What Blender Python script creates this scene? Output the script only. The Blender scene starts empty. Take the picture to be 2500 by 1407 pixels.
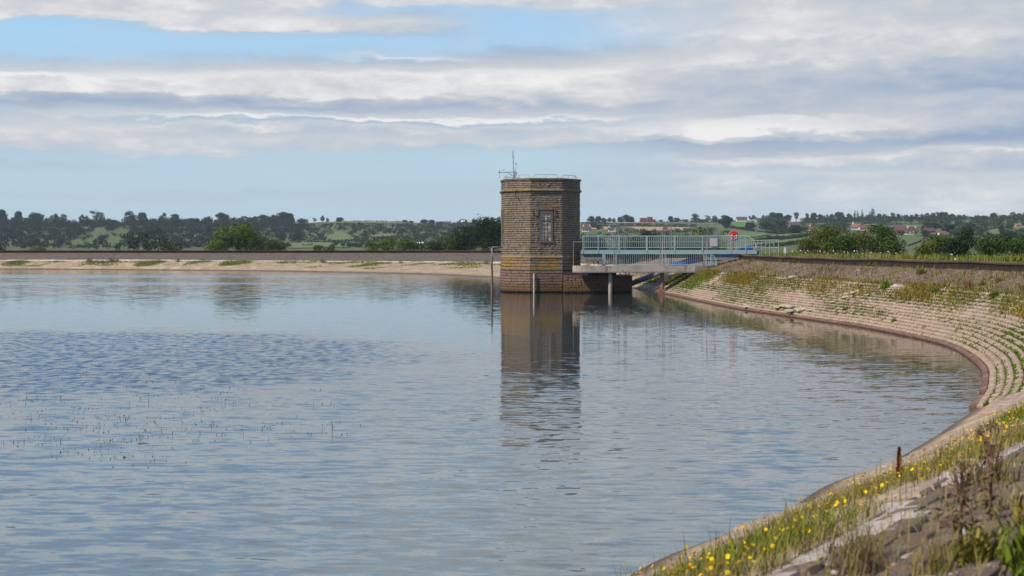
import bpy, math, random
import numpy as np
from mathutils import Vector, Matrix
R = random.Random(7)
NR = np.random.default_rng(7)
SC = bpy.context.scene
COL = SC.collection

# ------------------------------------------------------------------ camera
CAMZ = 3.95
FPX = 2500 * 50 / 36.0
PITCH = math.atan(101 / FPX)
cam_d = bpy.data.cameras.new("camera"); cam = bpy.data.objects.new("camera", cam_d); COL.objects.link(cam)
cam_d.lens = 50; cam_d.sensor_width = 36; cam_d.clip_start = .1; cam_d.clip_end = 12000
cam.location = (0, 0, CAMZ); cam.rotation_euler = (math.pi / 2 - PITCH, 0, 0)
cam_d.dof.use_dof = True; cam_d.dof.focus_distance = 105; cam_d.dof.aperture_fstop = 3.4
SC.camera = cam

# ------------------------------------------------------------------ light
SUN_AZ, SUN_EL = math.radians(-118), math.radians(40)     # azimuth clockwise from +Y (view axis); sun behind the camera to the left
SUNV = Vector((math.sin(SUN_AZ) * math.cos(SUN_EL), math.cos(SUN_AZ) * math.cos(SUN_EL), math.sin(SUN_EL)))
sun_d = bpy.data.lights.new("sun", 'SUN'); sun = bpy.data.objects.new("sun", sun_d); COL.objects.link(sun)
sun_d.energy = 4.6; sun_d.angle = math.radians(.55); sun_d.color = (1, .93, .82)
sun.rotation_euler = SUNV.to_track_quat('Z', 'Y').to_euler()
SC.view_settings.view_transform = 'Standard'; SC.view_settings.look = 'None'
SC.view_settings.exposure = 0; SC.view_settings.gamma = 1; SC.view_settings.use_curve_mapping = False
SC.cycles.max_bounces = 6; SC.cycles.volume_bounces = 0; SC.cycles.transparent_max_bounces = 8
SC.cycles.use_denoising = True
SC.cycles.caustics_reflective = False; SC.cycles.caustics_refractive = False


class NT:
    """tiny node-tree writer"""
    def __init__(s, tree): s.t = tree; s.n = tree.nodes; s.l = tree.links
    def new(s, kind, **kw):
        nd = s.n.new(kind)
        for k, v in kw.items(): setattr(nd, k, v)
        return nd
    def put(s, sock, v):
        if isinstance(v, bpy.types.NodeSocket): s.l.new(v, sock)
        elif v is not None:
            if hasattr(sock, 'default_value') and isinstance(v, (tuple, list)) and len(v) == 3 and len(sock.default_value) == 4: v = (*v, 1)
            sock.default_value = v
    def math(s, op, a, b=None, c=None, clamp=False):
        nd = s.new('ShaderNodeMath', operation=op, use_clamp=clamp); s.put(nd.inputs[0], a); s.put(nd.inputs[1], b); s.put(nd.inputs[2], c); return nd.outputs[0]
    def vec(s, op, a, b=None):
        nd = s.new('ShaderNodeVectorMath', operation=op); s.put(nd.inputs[0], a)
        if op == 'SCALE': s.put(nd.inputs[3], b)
        else: s.put(nd.inputs[1], b)
        return nd.outputs[0]
    def comb(s, x, y, z):
        nd = s.new('ShaderNodeCombineXYZ'); s.put(nd.inputs[0], x); s.put(nd.inputs[1], y); s.put(nd.inputs[2], z); return nd.outputs[0]
    def sep(s, v):
        nd = s.new('ShaderNodeSeparateXYZ'); s.put(nd.inputs[0], v); return nd.outputs
    def noise(s, v, scale, detail=3, rough=.55, dist=0, color=False):
        nd = s.new('ShaderNodeTexNoise'); s.put(nd.inputs['Vector'], v); nd.inputs['Scale'].default_value = scale
        nd.inputs['Detail'].default_value = detail; nd.inputs['Roughness'].default_value = rough; nd.inputs['Distortion'].default_value = dist
        return nd.outputs['Color' if color else 'Fac']
    def voro(s, v, scale, out='Color', feature='F1'):
        nd = s.new('ShaderNodeTexVoronoi', feature=feature); s.put(nd.inputs['Vector'], v); nd.inputs['Scale'].default_value = scale; return nd.outputs[out]
    def mix(s, f, a, b, mode='MIX'):
        nd = s.new('ShaderNodeMix', data_type='RGBA', blend_type=mode); s.put(nd.inputs[0], f); s.put(nd.inputs[6], a); s.put(nd.inputs[7], b); return nd.outputs[2]
    def fmix(s, f, a, b):
        nd = s.new('ShaderNodeMix', data_type='FLOAT'); s.put(nd.inputs[0], f); s.put(nd.inputs[2], a); s.put(nd.inputs[3], b); return nd.outputs[0]
    def ramp(s, f, stops, interp='LINEAR'):
        nd = s.new('ShaderNodeValToRGB'); cr = nd.color_ramp; cr.interpolation = interp
        while len(cr.elements) < len(stops): cr.elements.new(.5)
        for e, (p, c) in zip(cr.elements, stops):
            e.position = p; e.color = (*c, 1) if len(c) == 3 else c
        s.put(nd.inputs[0], f); return nd.outputs[0]
    def step(s, v, lo, hi):
        nd = s.new('ShaderNodeMapRange', interpolation_type='SMOOTHSTEP'); s.put(nd.inputs[0], v); s.put(nd.inputs[1], lo); s.put(nd.inputs[2], hi)
        return nd.outputs[0]


# ------------------------------------------------------------------ sky: Nishita daylight plus stratocumulus bands
W = bpy.data.worlds.new("World"); SC.world = W; W.use_nodes = True
w = NT(W.node_tree); w.n.clear()
w_out = w.new('ShaderNodeOutputWorld'); w_bg = w.new('ShaderNodeBackground'); w_bg.inputs[1].default_value = .1
w.l.new(w_bg.outputs[0], w_out.inputs[0])
sky = w.new('ShaderNodeTexSky', sky_type='NISHITA'); sky.sun_disc = False; sky.sun_elevation = SUN_EL; sky.sun_rotation = SUN_AZ
sky.air_density = 1.0; sky.dust_density = .6; sky.ozone_density = 3.0
d = w.new('ShaderNodeTexCoord').outputs['Generated']
dx, dy, dz = w.sep(d)
AZ = w.math('ARCTAN2', dx, dy); EL = w.math('ARCSINE', dz)
nv = w.comb(w.math('MULTIPLY', AZ, 5.0), w.math('MULTIPLY', EL, 34.0), 0.0)
n1 = w.noise(nv, 1.6, 5, .6)
n4 = w.noise(w.comb(w.math('MULTIPLY', AZ, 16.0), w.math('MULTIPLY', EL, 46.0), 2.0), 1.5, 7, .62, .25)
n2 = w.noise(w.comb(w.math('MULTIPLY', AZ, 3.0), w.math('MULTIPLY', EL, 14.0), 4.2), 1.3, 3, .5)
n3 = w.noise(w.comb(w.math('MULTIPLY', AZ, 9.0), w.math('MULTIPLY', EL, 34.0), 9.0), 2.0, 6, .6, .3)
wob = w.math('ADD', w.math('MULTIPLY', w.math('SUBTRACT', n1, .5), .016), w.math('MULTIPLY', w.math('SUBTRACT', n2, .5), .018))
wob = w.math('ADD', wob, w.math('MULTIPLY', w.math('SUBTRACT', n4, .5), .017))
ELw = w.math('ADD', EL, wob)
pos = w.math('DIVIDE', ELw, .2, clamp=True)
def pc(lst):    # (height in the picture, cover, brightness) -> ramp stops
    st = [((602.5 - y) / FPX / .2, (a, b, 0)) for y, a, b in sorted(lst, key=lambda q: -q[0])]
    return [(max(0, min(1, p)), c) for p, c in st]
cols = [
 [(540,.05,.4),(500,.08,.35),(488,.3,.3),(476,.1,.3),(430,.15,.3),(412,.42,.25),(398,.2,.3),(384,.5,.5),(376,.9,.66),(330,.92,.8),(312,.9,.6),(290,.85,.55),(266,1,.2),(250,1,.3),(238,1,.8),(215,.95,.9),(205,.9,1.1),(180,.85,.5),(166,.4,.35),(154,.03,.4),(100,.0,.4),(90,.4,.7),(80,.96,.85),(50,1,.7),(0,1,.75)],
 [(540,.05,.4),(500,.12,.35),(486,.34,.3),(474,.36,.3),(462,.12,.3),(440,.15,.3),(384,.25,.4),(372,.7,.6),(340,.88,.7),(328,.92,.5),(312,.9,.78),(301,.7,.3),(292,.85,1.05),(284,.9,.62),(268,1,.2),(250,1,.35),(234,1,.82),(190,1,.86),(165,.9,.5),(150,.35,.35),(141,.12,.35),(118,.05,.4),(100,.2,.4),(92,.45,.4),(84,.96,.75),(60,1,.82),(30,1,.75),(0,1,.8)],
 [(540,.1,.35),(500,.3,.35),(460,.35,.3),(440,.15,.3),(384,.2,.4),(370,.5,.5),(352,.75,.5),(335,.9,.65),(322,.9,.5),(308,.9,.72),(300,.75,.3),(291,.9,1.05),(283,.9,.6),(266,1,.25),(250,1,.4),(235,1,.8),(185,1,.88),(170,.95,.6),(158,.85,.35),(148,.6,.9),(138,.4,.5),(125,.15,.4),(112,.15,.4),(102,.6,.35),(92,.9,.55),(70,.95,.7),(52,.8,.5),(40,.4,.5),(28,.4,.5),(16,.85,.7),(0,1,.75)],
 [(540,.15,.4),(490,.3,.35),(450,.42,.32),(440,.3,.3),(418,.1,.3),(372,.12,.4),(356,.6,.4),(345,.82,.62),(325,.92,.55),(311,.85,.66),(301,.75,.35),(291,.92,1.0),(280,.92,.6),(262,1,.35),(240,1,.78),(185,1,.92),(152,1,.5),(140,.9,.3),(128,.6,.2),(114,.30,.3),(96,.16,.4),(70,.05,.5),(45,.18,.5),(28,.4,.55),(14,.92,.7),(0,1,.72)],
 [(540,.35,.7),(500,.6,.6),(450,.72,.68),(430,.82,.82),(415,.75,.58),(392,.92,.78),(376,1,.32),(355,1,.22),(342,1,.6),(326,1,1.05),(302,1,.9),(290,1,.48),(270,1,.42),(232,1,.4),(205,1,.5),(165,1,.82),(130,1,.74),(105,1,.86),(60,1,.74),(30,1,.66),(0,1,.7)],
 [(540,.7,.85),(510,.8,.85),(470,.9,.8),(440,.92,.68),(421,.96,.42),(402,.96,.6),(386,1,.88),(376,1,.48),(360,1,.1),(340,1,.16),(310,1,.34),(280,1,.5),(264,1,.52),(245,1,.05),(214,1,.08),(188,1,.32),(150,1,.52),(110,1,.62),(60,1,.56),(0,1,.5)]]
ap = w.math('PINGPONG', w.math('ADD', w.math('ADD', AZ, .346), w.math('MULTIPLY', w.math('SUBTRACT', n2, .5), .12)), .692)
CX = [(q_ - 1250) / FPX * .96 + .346 for q_ in (0, 625, 950, 1250, 1875, 2500)]
acc = None
for i, c in enumerate(cols):
    r = w.ramp(pos, pc(c), 'EASE')
    if acc is None: acc = r
    else: acc = w.mix(w.step(ap, CX[i - 1], CX[i]), acc, r)
sepc = w.new('ShaderNodeSeparateColor'); w.l.new(acc, sepc.inputs[0])
cov, bri = sepc.outputs[0], sepc.outputs[1]
# higher up the same broken cloud goes on
hv = w.vec('MULTIPLY', d, (3.2, 3.2, 8.0))
hn = w.noise(hv, 1.5, 6, .6)
hcov = w.step(hn, .50, .62); hbri = w.math('ADD', w.math('MULTIPLY', w.noise(hv, 3.4, 5, .6), 1.0), .24)
hi = w.step(ELw, .165, .20)
cov = w.fmix(hi, cov, hcov); bri = w.fmix(hi, bri, hbri)
det = w.math('ADD', w.math('MULTIPLY', w.math('SUBTRACT', n3, .5), .30), w.math('MULTIPLY', w.math('SUBTRACT', n4, .5), .85))
det = w.math('ADD', det, w.math('MULTIPLY', w.math('SUBTRACT', n1, .5), .34))
bri = w.math('ADD', bri, det)
cov = w.math('ADD', cov, w.math('MULTIPLY', w.math('MULTIPLY', w.math('ADD', w.math('SUBTRACT', n3, .5), w.math('SUBTRACT', n4, .5)), 1.0), w.math('MULTIPLY', cov, w.math('SUBTRACT', 1.25, cov))), clamp=True)
ccol = w.ramp(bri, [(0, (3.1, 4.0, 5.6)), (.35, (4.6, 5.25, 6.25)), (.7, (6.35, 6.5, 6.8)), (1, (8.9, 8.8, 8.7))])
pale = w.ramp(w.math('MULTIPLY', EL, 1.0, clamp=True), [(0, (5.4, 7.1, 8.1)), (.06, (5.1, 7.1, 8.4)), (.14, (4.4, 7.2, 9.8)), (.30, (2.3, 5.1, 10.2)), (.6, (1.5, 3.5, 8.0)), (1, (.9, 2.2, 5.6))])
skyc = w.mix(.8, sky.outputs[0], pale)
w.l.new(w.mix(cov, skyc, ccol), w_bg.inputs[0])
W.cycles.sampling_method = 'MANUAL'; W.cycles.sample_map_resolution = 512

# ------------------------------------------------------------------ pixel helpers (photo pixels -> world points, used to set things out)
def ray(px, py):
    u, v = (px - 1250) / FPX, (703.5 - py) / FPX
    c, s = math.cos(PITCH), math.sin(PITCH)
    return Vector((u, c + v * s, -s + v * c))
def onz(px, py, z):
    r = ray(px, py); t = (z - CAMZ) / r.z; return Vector((r.x * t, r.y * t, z))
def ond(px, py, dist):
    r = ray(px, py); t = dist / r.y; return Vector((r.x * t, dist, CAMZ + r.z * t))
def topx(P):
    P = np.asarray(P, float); x, y, z = P[..., 0], P[..., 1], P[..., 2] - CAMZ
    c, s = math.cos(PITCH), math.sin(PITCH)
    dd = y * c - z * s; v = y * s + z * c
    return 1250 + FPX * x / dd, 703.5 - FPX * v / dd, dd

# ------------------------------------------------------------------ materials
def material(name, rough=.8, spec=.3):
    m = bpy.data.materials.new(name); m.use_nodes = True
    t = NT(m.node_tree); b = t.n['Principled BSDF']; b.inputs['Roughness'].default_value = rough
    b.inputs['Specular IOR Level'].default_value = spec
    return m, t, b
def gpos(t): return t.new('ShaderNodeNewGeometry').outputs['Position']
def bump(t, b, h, dist=.02, strength=1.0):
    nd = t.new('ShaderNodeBump'); nd.inputs['Strength'].default_value = strength; nd.inputs['Distance'].default_value = dist
    t.put(nd.inputs['Height'], h); t.l.new(nd.outputs[0], b.inputs['Normal'])
def noisy(name, c1, c2, scale=3, rough=.8, spec=.3, bscale=None, bdist=.01, c3=None, s3=.6, metal=0):
    m, t, b = material(name, rough, spec); p = gpos(t)
    f = t.step(t.noise(p, scale, 5, .65), .3, .7)
    c = t.mix(f, c1, c2)
    if c3: c = t.mix(t.step(t.noise(p, s3, 4, .7), .52, .66), c, c3)
    t.put(b.inputs['Base Color'], c); b.inputs['Metallic'].default_value = metal
    if bscale: bump(t, b, t.noise(p, bscale, 4, .7), bdist)
    return m
def leafy(name, cs, tr=0):
    """foliage: every leaf (mesh island) takes its own tint from the list"""
    m, t, b = material(name, .7, .08)
    rnd = t.new('ShaderNodeNewGeometry').outputs['Random Per Island']
    n = len(cs)
    c = t.ramp(rnd, [(i / max(1, n - 1), q) for i, q in enumerate(cs)])
    oi = t.new('ShaderNodeObjectInfo').outputs['Random']
    c = t.mix(t.math('MULTIPLY', oi, .35), c, tuple(x * .62 for x in cs[0]))
    t.put(b.inputs['Base Color'], c)
    return m

# ------------------------------------------------------------------ mesh helpers
def link(name, me, mat=None, parent=None, kind=None):
    o = bpy.data.objects.new(name, me); COL.objects.link(o)
    if mat is not None and me is not None and not me.materials: me.materials.append(mat)
    if parent is not None: o.parent = parent
    if kind: o['kind'] = kind
    return o
def npmesh(name, V, F):
    """V (n,3), F (m,k) arrays of equal-sided faces"""
    V = np.asarray(V, np.float32); F = np.asarray(F, np.int32); m, k = F.shape
    me = bpy.data.meshes.new(name); me.vertices.add(len(V)); me.vertices.foreach_set('co', V.ravel())
    me.loops.add(m * k); me.loops.foreach_set('vertex_index', F.ravel())
    me.polygons.add(m); me.polygons.foreach_set('loop_start', np.arange(0, m * k, k, dtype=np.int32))
    me.update(calc_edges=True); me.validate(); return me
class MB:
    def __init__(s): s.v = []; s.f = []
    def add(s, vs, fs):
        n = len(s.v); s.v += [tuple(q) for q in vs]; s.f += [tuple(i + n for i in q) for q in fs]; return s
    def box(s, x0, x1, y0, y1, z0, z1, M=None):
        vs = [Vector(q) for q in ((x0,y0,z0),(x1,y0,z0),(x1,y1,z0),(x0,y1,z0),(x0,y0,z1),(x1,y0,z1),(x1,y1,z1),(x0,y1,z1))]
        if M: vs = [M @ q for q in vs]
        return s.add(vs, [(3,2,1,0),(4,5,6,7),(0,1,5,4),(1,2,6,5),(2,3,7,6),(3,0,4,7)])
    def bar(s, a, b, wx, wy=None, up=(0, 0, 1)):
        """rectangular bar from a to b"""
        a, b = Vector(a), Vector(b); wy = wy or wx; t = (b - a).normalized(); u = Vector(up)
        if abs(t.dot(u)) > .97: u = Vector((0, 1, 0))
        p = t.cross(u).normalized(); q = p.cross(t)
        vs = [c + p * i * wx / 2 + q * j * wy / 2 for c in (a, b) for i, j in ((-1,-1),(1,-1),(1,1),(-1,1))]
        return s.add(vs, [(3,2,1,0),(4,5,6,7),(0,1,5,4),(1,2,6,5),(2,3,7,6),(3,0,4,7)])
    def tube(s, pts, r, n=6, cap=True):
        pts = [Vector(p) for p in pts]; rr = r if isinstance(r, (list, tuple)) else [r] * len(pts); vs = []; fs = []
        for i, p in enumerate(pts):
            t = (pts[min(i + 1, len(pts) - 1)] - pts[max(i - 1, 0)]).normalized()
            u = Vector((0, 0, 1)) if abs(t.z) < .9 else Vector((1, 0, 0))
            a = t.cross(u).normalized(); b = a.cross(t)
            vs += [p + (a * math.cos(2 * math.pi * k / n) + b * math.sin(2 * math.pi * k / n)) * rr[i] for k in range(n)]
        for i in range(len(pts) - 1):
            for k in range(n): fs.append((i * n + k, i * n + (k + 1) % n, (i + 1) * n + (k + 1) % n, (i + 1) * n + k))
        if cap: fs += [tuple(range(n))[::-1], tuple(range((len(pts) - 1) * n, len(pts) * n))]
        return s.add(vs, fs)
    def prism(s, poly, z0, z1):
        n = len(poly); vs = [(x, y, z0) for x, y in poly] + [(x, y, z1) for x, y in poly]
        return s.add(vs, [tuple(range(n))[::-1], tuple(range(n, 2 * n))] + [(i, (i + 1) % n, n + (i + 1) % n, n + i) for i in range(n)])
    def mesh(s, name, smooth=False):
        me = bpy.data.meshes.new(name); me.from_pydata(s.v, [], s.f); me.update()
        if smooth: me.polygons.foreach_set('use_smooth', [True] * len(me.polygons))
        return me
    def build(s, name, mat, parent=None, kind=None, smooth=False): return link(name, s.mesh(name, smooth), mat, parent, kind)
def tag(o, label, cat, group=None):
    o['label'] = label; o['category'] = cat
    if group: o['group'] = group
    return o
def thing(name, loc, label, cat, group=None, rz=0):
    o = bpy.data.objects.new(name, None); COL.objects.link(o); o.location = loc; o.rotation_euler.z = rz; o.empty_display_size = .2
    return tag(o, label, cat, group)
def local(o): return o.matrix_basis.inverted() if False else Matrix.LocRotScale(o.location, o.rotation_euler, o.scale).inverted()
def dup(o, loc=None, rz=None, sc=None):
    r = o.copy(); COL.objects.link(r)
    if loc is not None: r.location = loc
    if rz is not None: r.rotation_euler.z = rz
    if sc is not None: r.scale = sc if isinstance(sc, (tuple, list)) else (sc,) * 3
    for ch in o.children:
        c = ch.copy(); COL.objects.link(c); c.parent = r
        for g in ch.children:
            q = g.copy(); COL.objects.link(q); q.parent = c
    return r

# ------------------------------------------------------------------ the shore: water line, coping line, crest line round the reservoir
n0 = Vector((.855, -.52))
secs = []                    # (water xy, coping xyz, crest xy)
def sec(wp, offc, zc, offb, nrm):
    wp = Vector(wp[:2]); nrm = Vector(nrm).normalized(); secs.append((wp, wp + nrm * offc, zc, wp + nrm * offb))
base = Vector((1.23, 17.05)); dirn = Vector((.52, .855))
for s_ in (-60, -40, -25, -12): sec(base + dirn * s_, 4.45, 1.8, 8.6, n0)
near = [(1500,1407),(1690,1330),(1870,1255),(2030,1175),(2200,1105),(2300,1045),(2362,1000),(2393,950),(2390,900),(2330,855),(2250,830),(2100,800),(2000,785),(1900,770),(1800,755),(1700,735),(1620,718),(1550,705)]
wpts = [onz(a, b, 0).to_2d() for a, b in near]
off = [(4.45,1.8,8.5),(4.5,1.8,8.4),(4.5,1.8,8.3),(4.5,1.8,8.2),(4.4,1.82,8.0),(4.2,1.85,7.6),(4.0,1.88,7.2),(3.6,1.9,6.6),(3.2,1.95,5.8),(2.9,2.0,5.2),(2.6,2.0,4.9),(2.4,2.02,4.7),(2.4,2.02,4.7),(2.4,2.04,4.7),(2.5,2.0,5.0),(2.8,1.95,5.8),(3.2,1.9,6.8),(3.8,1.8,8.6)]
for i, (p, o_) in enumerate(zip(wpts, off)):
    a, b = wpts[max(0, i - 1)], wpts[min(len(wpts) - 1, i + 1)]; t = (b - a).normalized()
    sec(p, o_[0], o_[1], o_[2], (t.y, -t.x))
for wx, c, zc, b in [((1400,692),(11,163),1.7,(19,196)),((1200,679),(3,214),1.5,(9,246)),((1050,671),(-11,232),1.42,(-9,257)),((900,667),(-22,238),1.45,(-23,259)),((700,663),(-38,243),1.5,(-39,260)),
                     ((500,660.5),(-55,247),1.55,(-56,260.5)),((350,659.3),(-68,250),1.55,(-69,261)),((180,658.3),(-83,254),1.5,(-84,262)),((0,657.5),(-99,257),1.45,(-100,263))]:
    secs.append((onz(*wx, 0).to_2d(), Vector(c), zc, Vector(b)))
for wx, c, b in [((-150,252.5),(-152,260),(-153,266)),((-230,243),(-233,250),(-236,256)),((-310,215),(-314,219),(-318,223)),((-370,150),(-375,152),(-380,154)),((-380,60),(-385,60),(-390,59)),((-340,-30),(-344,-33),(-348,-37)),
                 ((-250,-90),(-252,-95),(-254,-100)),((-150,-115),(-151,-120),(-152,-125)),((-70,-90),(-67,-94),(-64,-98))]:
    secs.append((Vector(wx), Vector(c), 1.7, Vector(b)))
NS = len(secs)
CTRL = np.array([[*s[0], *s[1], s[2], *s[3]] for s in secs])
def catmull(u):
    i = np.floor(u).astype(int); f = (u - i)[:, None]
    p0, p1, p2, p3 = (CTRL[(i + k) % NS] for k in (-1, 0, 1, 2))
    return .5 * (2 * p1 + (p2 - p0) * f + (2 * p0 - 5 * p1 + 4 * p2 - p3) * f ** 2 + (3 * p1 - p0 - 3 * p2 + p3) * f ** 3)
us = np.linspace(0, NS, NS * 60, endpoint=False)
full = catmull(us)
seg = np.hypot(*(np.roll(full[:, :2], -1, 0) - full[:, :2]).T); arc = np.concatenate([[0], np.cumsum(seg)])
TOT = arc[-1]
def at_arc(s): return catmull(np.interp(np.asarray(s) % TOT, arc, np.append(us, NS)))
def arc_of_u(u): return np.interp(u, np.append(us, NS), arc)
S_NEAR, S_BRIDGE, S_END = arc_of_u(4), arc_of_u(20.3), arc_of_u(30)
ZB, ZW = 2.84, 3.27          # foot and top of the low wall
def lower(s, f):             # f 0 water line .. 1 coping
    q = at_arc(s); f = np.asarray(f)
    P = np.empty((len(q), 3)); P[:, 0] = q[:, 0] + (q[:, 2] - q[:, 0]) * f; P[:, 1] = q[:, 1] + (q[:, 3] - q[:, 1]) * f; P[:, 2] = q[:, 4] * f; return P
def upper(s, f):             # f 0 coping .. 1 wall foot
    q = at_arc(s); f = np.asarray(f)
    P = np.empty((len(q), 3)); P[:, 0] = q[:, 2] + (q[:, 5] - q[:, 2]) * f; P[:, 1] = q[:, 3] + (q[:, 6] - q[:, 3]) * f; P[:, 2] = q[:, 4] + (ZB - q[:, 4]) * f; return P
def loft(name, rows, mat, closed=True, kind='structure', parent=None, smooth=True):
    A = np.stack(rows, 1); n, k, _ = A.shape; i = np.arange(n if closed else n - 1)
    a = (i[:, None] * k + np.arange(k - 1)[None]); b = ((i + 1) % n)[:, None] * k + np.arange(k - 1)[None]
    me = npmesh(name, A.reshape(-1, 3), np.stack([a, b, b + 1, a + 1], -1).reshape(-1, 4))
    if smooth: me.polygons.foreach_set('use_smooth', np.ones(len(me.polygons), bool))
    return link(name, me, mat, parent, kind)
SL = np.concatenate([np.arange(0, S_BRIDGE + 30, .5), np.arange(S_BRIDGE + 30, S_END, 1.0), np.arange(S_END, TOT - 2, 4.0)])
def wob3(P, amp, k): return P + np.stack([0 * P[:, 0], 0 * P[:, 0], amp * (np.sin(P[:, 0] * k + P[:, 1] * .7 * k) + np.sin(P[:, 1] * 1.7 * k - P[:, 0] * .4 * k))], 1)

# beds under the block paving, stained wet by the water line
m_bed, t, b = material("sandy_silt", .9, .2); p = gpos(t); z = t.sep(p)[2]
c = t.mix(t.step(t.noise(p, 2.2, 5, .65), .35, .65), (.42, .30, .185), (.31, .215, .13))
c = t.mix(t.step(t.noise(p, .5, 6, .7), .5, .62), c, (.47, .38, .25))
c = t.mix(t.math('MULTIPLY', t.step(t.noise(p, .9, 5, .7), .52, .62), t.step(z, .35, 1.0)), c, (.15, .17, .035))
wet = t.math('SUBTRACT', 1.0, t.step(t.math('ADD', z, t.math('MULTIPLY', t.noise(p, 1.3, 4, .6), .22)), .12, .34))
c = t.mix(wet, c, (.10, .058, .034))
px_, py_, _z = t.sep(p)
moss = t.math('MULTIPLY', t.math('MULTIPLY', t.step(py_, 33, 42), t.math('SUBTRACT', 1.0, t.step(py_, 138, 150))), t.step(z, .22, .5))
c = t.mix(moss, c, t.mix(t.step(t.noise(p, .7, 4, .6), .4, .6), (.085, .065, .035), (.10, .115, .025)))
t.put(b.inputs['Base Color'], c); t.put(b.inputs['Roughness'], t.fmix(wet, .92, .5)); bump(t, b, t.noise(p, 9, 6, .7), .05)
def und(s):
    P0 = lower(s, 0 * s); P1 = lower(s, 0 * s + .4); D = P0 - P1; D[:, 2] = 0; D /= np.linalg.norm(D, axis=1)[:, None] + 1e-6
    P = P0 + D * 5; P[:, 2] = -1.6; return P
SINK = .05
rows = [und(SL)] + [lower(SL, 0 * SL + f) - np.array([0, 0, SINK]) for f in np.linspace(0, 1, 7)]
rows = [rows[0]] + [wob3(r_, .02, .9) for r_ in rows[1:]]
lower_slope = loft("lower_slope", rows, m_bed)
m_bed2, t, b = material("dark_slope_earth", .95, .15); p = gpos(t)
c = t.mix(t.step(t.noise(p, 3, 5, .7), .35, .65), (.165, .122, .095), (.105, .078, .062))
c = t.mix(t.step(t.noise(p, .7, 6, .7), .52, .64), c, (.17, .14, .055))
c = t.mix(t.math('MULTIPLY', t.step(t.noise(p, 1.6, 5, .75), .58, .68), .7), c, (.36, .29, .23))
t.put(b.inputs['Base Color'], c); bump(t, b, t.noise(p, 12, 5, .7), .05)
upper_slope = loft("upper_slope", [upper(SL, 0 * SL + f) - np.array([0, 0, SINK]) for f in (-.02, .25, .5, .75, 1.03)], m_bed2)
# ------------------------------------------------------------------ land beyond the crest
RP = np.array([(-900,547),(0,549),(300,549),(500,547),(740,546),(850,541),(1000,543),(1220,549),(1420,546),(1600,543),(1800,541),(1900,543),(2000,541),(2100,538),(2250,537),(2400,536),(2500,533),(3400,530)], float)
D0 = np.array([(-900,900),(600,880),(900,700),(1250,620),(1500,520),(2500,480),(3400,480)], float)
RID = 1500.0
def hland(x, y):
    x = np.asarray(x, float); y = np.asarray(y, float)
    px = np.clip(1250 + FPX * x / np.maximum(y, 60), -900, 3400); dist = np.hypot(x, y)
    zr = CAMZ + (602.5 - np.interp(px, RP[:, 0], RP[:, 1])) / FPX * RID
    d0 = np.interp(px, D0[:, 0], D0[:, 1]); tt = np.clip((dist - d0) / (RID - d0), 0, 1)
    z = 1.4 + (zr - 1.4) * tt ** 1.15
    z = np.where(dist > RID, np.maximum(zr - (dist - RID) * .03, 1.0), z)
    return z + .5 * np.sin(x * .011 + 1) * np.sin(y * .013) * tt
def hillpt(px, py, dz=0.0):
    r = ray(px, py); ds = np.linspace(470, 1499, 700); zz = CAMZ + r.z / r.y * ds; hh = hland(r.x / r.y * ds, ds)
    k = np.argmax(hh >= zz) if (hh >= zz).any() else 699
    dd = ds[k]; x = r.x / r.y * dd
    return Vector((x, dd, float(hland(x, dd)) + dz))
q = at_arc(SL); Bxy = q[:, 5:7]; CEN = np.array([-110., 120.])
rad = Bxy - CEN; rad /= np.linalg.norm(rad, axis=1)[:, None]
nb = q[:, 5:7] - q[:, 2:4]; nb /= np.linalg.norm(nb, axis=1)[:, None]
offs = [0, 1.5, 4, 7, 12, 18, 26, 36, 50, 75, 110, 160, 220, 280] + list(range(330, 1480, 28)) + [1520, 1600, 1750, 2000, 2400, 3000]
rows = []
for o_ in offs:
    P2 = Bxy + nb * .40 + rad * o_; k = np.clip((o_ - 5) / 45, 0, 1); k = k * k * (3 - 2 * k)
    z = (ZB + .04 + .1 * min(o_, 3) / 3) * (1 - k) + hland(P2[:, 0], P2[:, 1]) * k if o_ < 50 else hland(P2[:, 0], P2[:, 1])
    rows.append(np.column_stack([P2, np.broadcast_to(z, len(P2))]))
m_land, t, b = material("pasture", .9, .2); p = gpos(t)
c = t.mix(t.step(t.noise(p, .012, 5, .6), .4, .6), (.075, .11, .028), (.11, .125, .04))
c = t.mix(t.step(t.noise(p, .05, 5, .7), .5, .65), c, (.06, .08, .028))
c = t.mix(t.math('MULTIPLY', t.step(t.noise(p, .9, 4, .7), .45, .6), .5), c, (.16, .13, .055))
t.put(b.inputs['Base Color'], c)
ground = loft("ground", rows, m_land)
def ground_z(x, y):
    dd = np.min(np.hypot(Bxy[:, 0] - x, Bxy[:, 1] - y)); k = np.clip((dd - 5) / 45, 0, 1); k = k * k * (3 - 2 * k)
    return float((ZB + .14) * (1 - k) + hland(x, y) * k)

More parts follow.
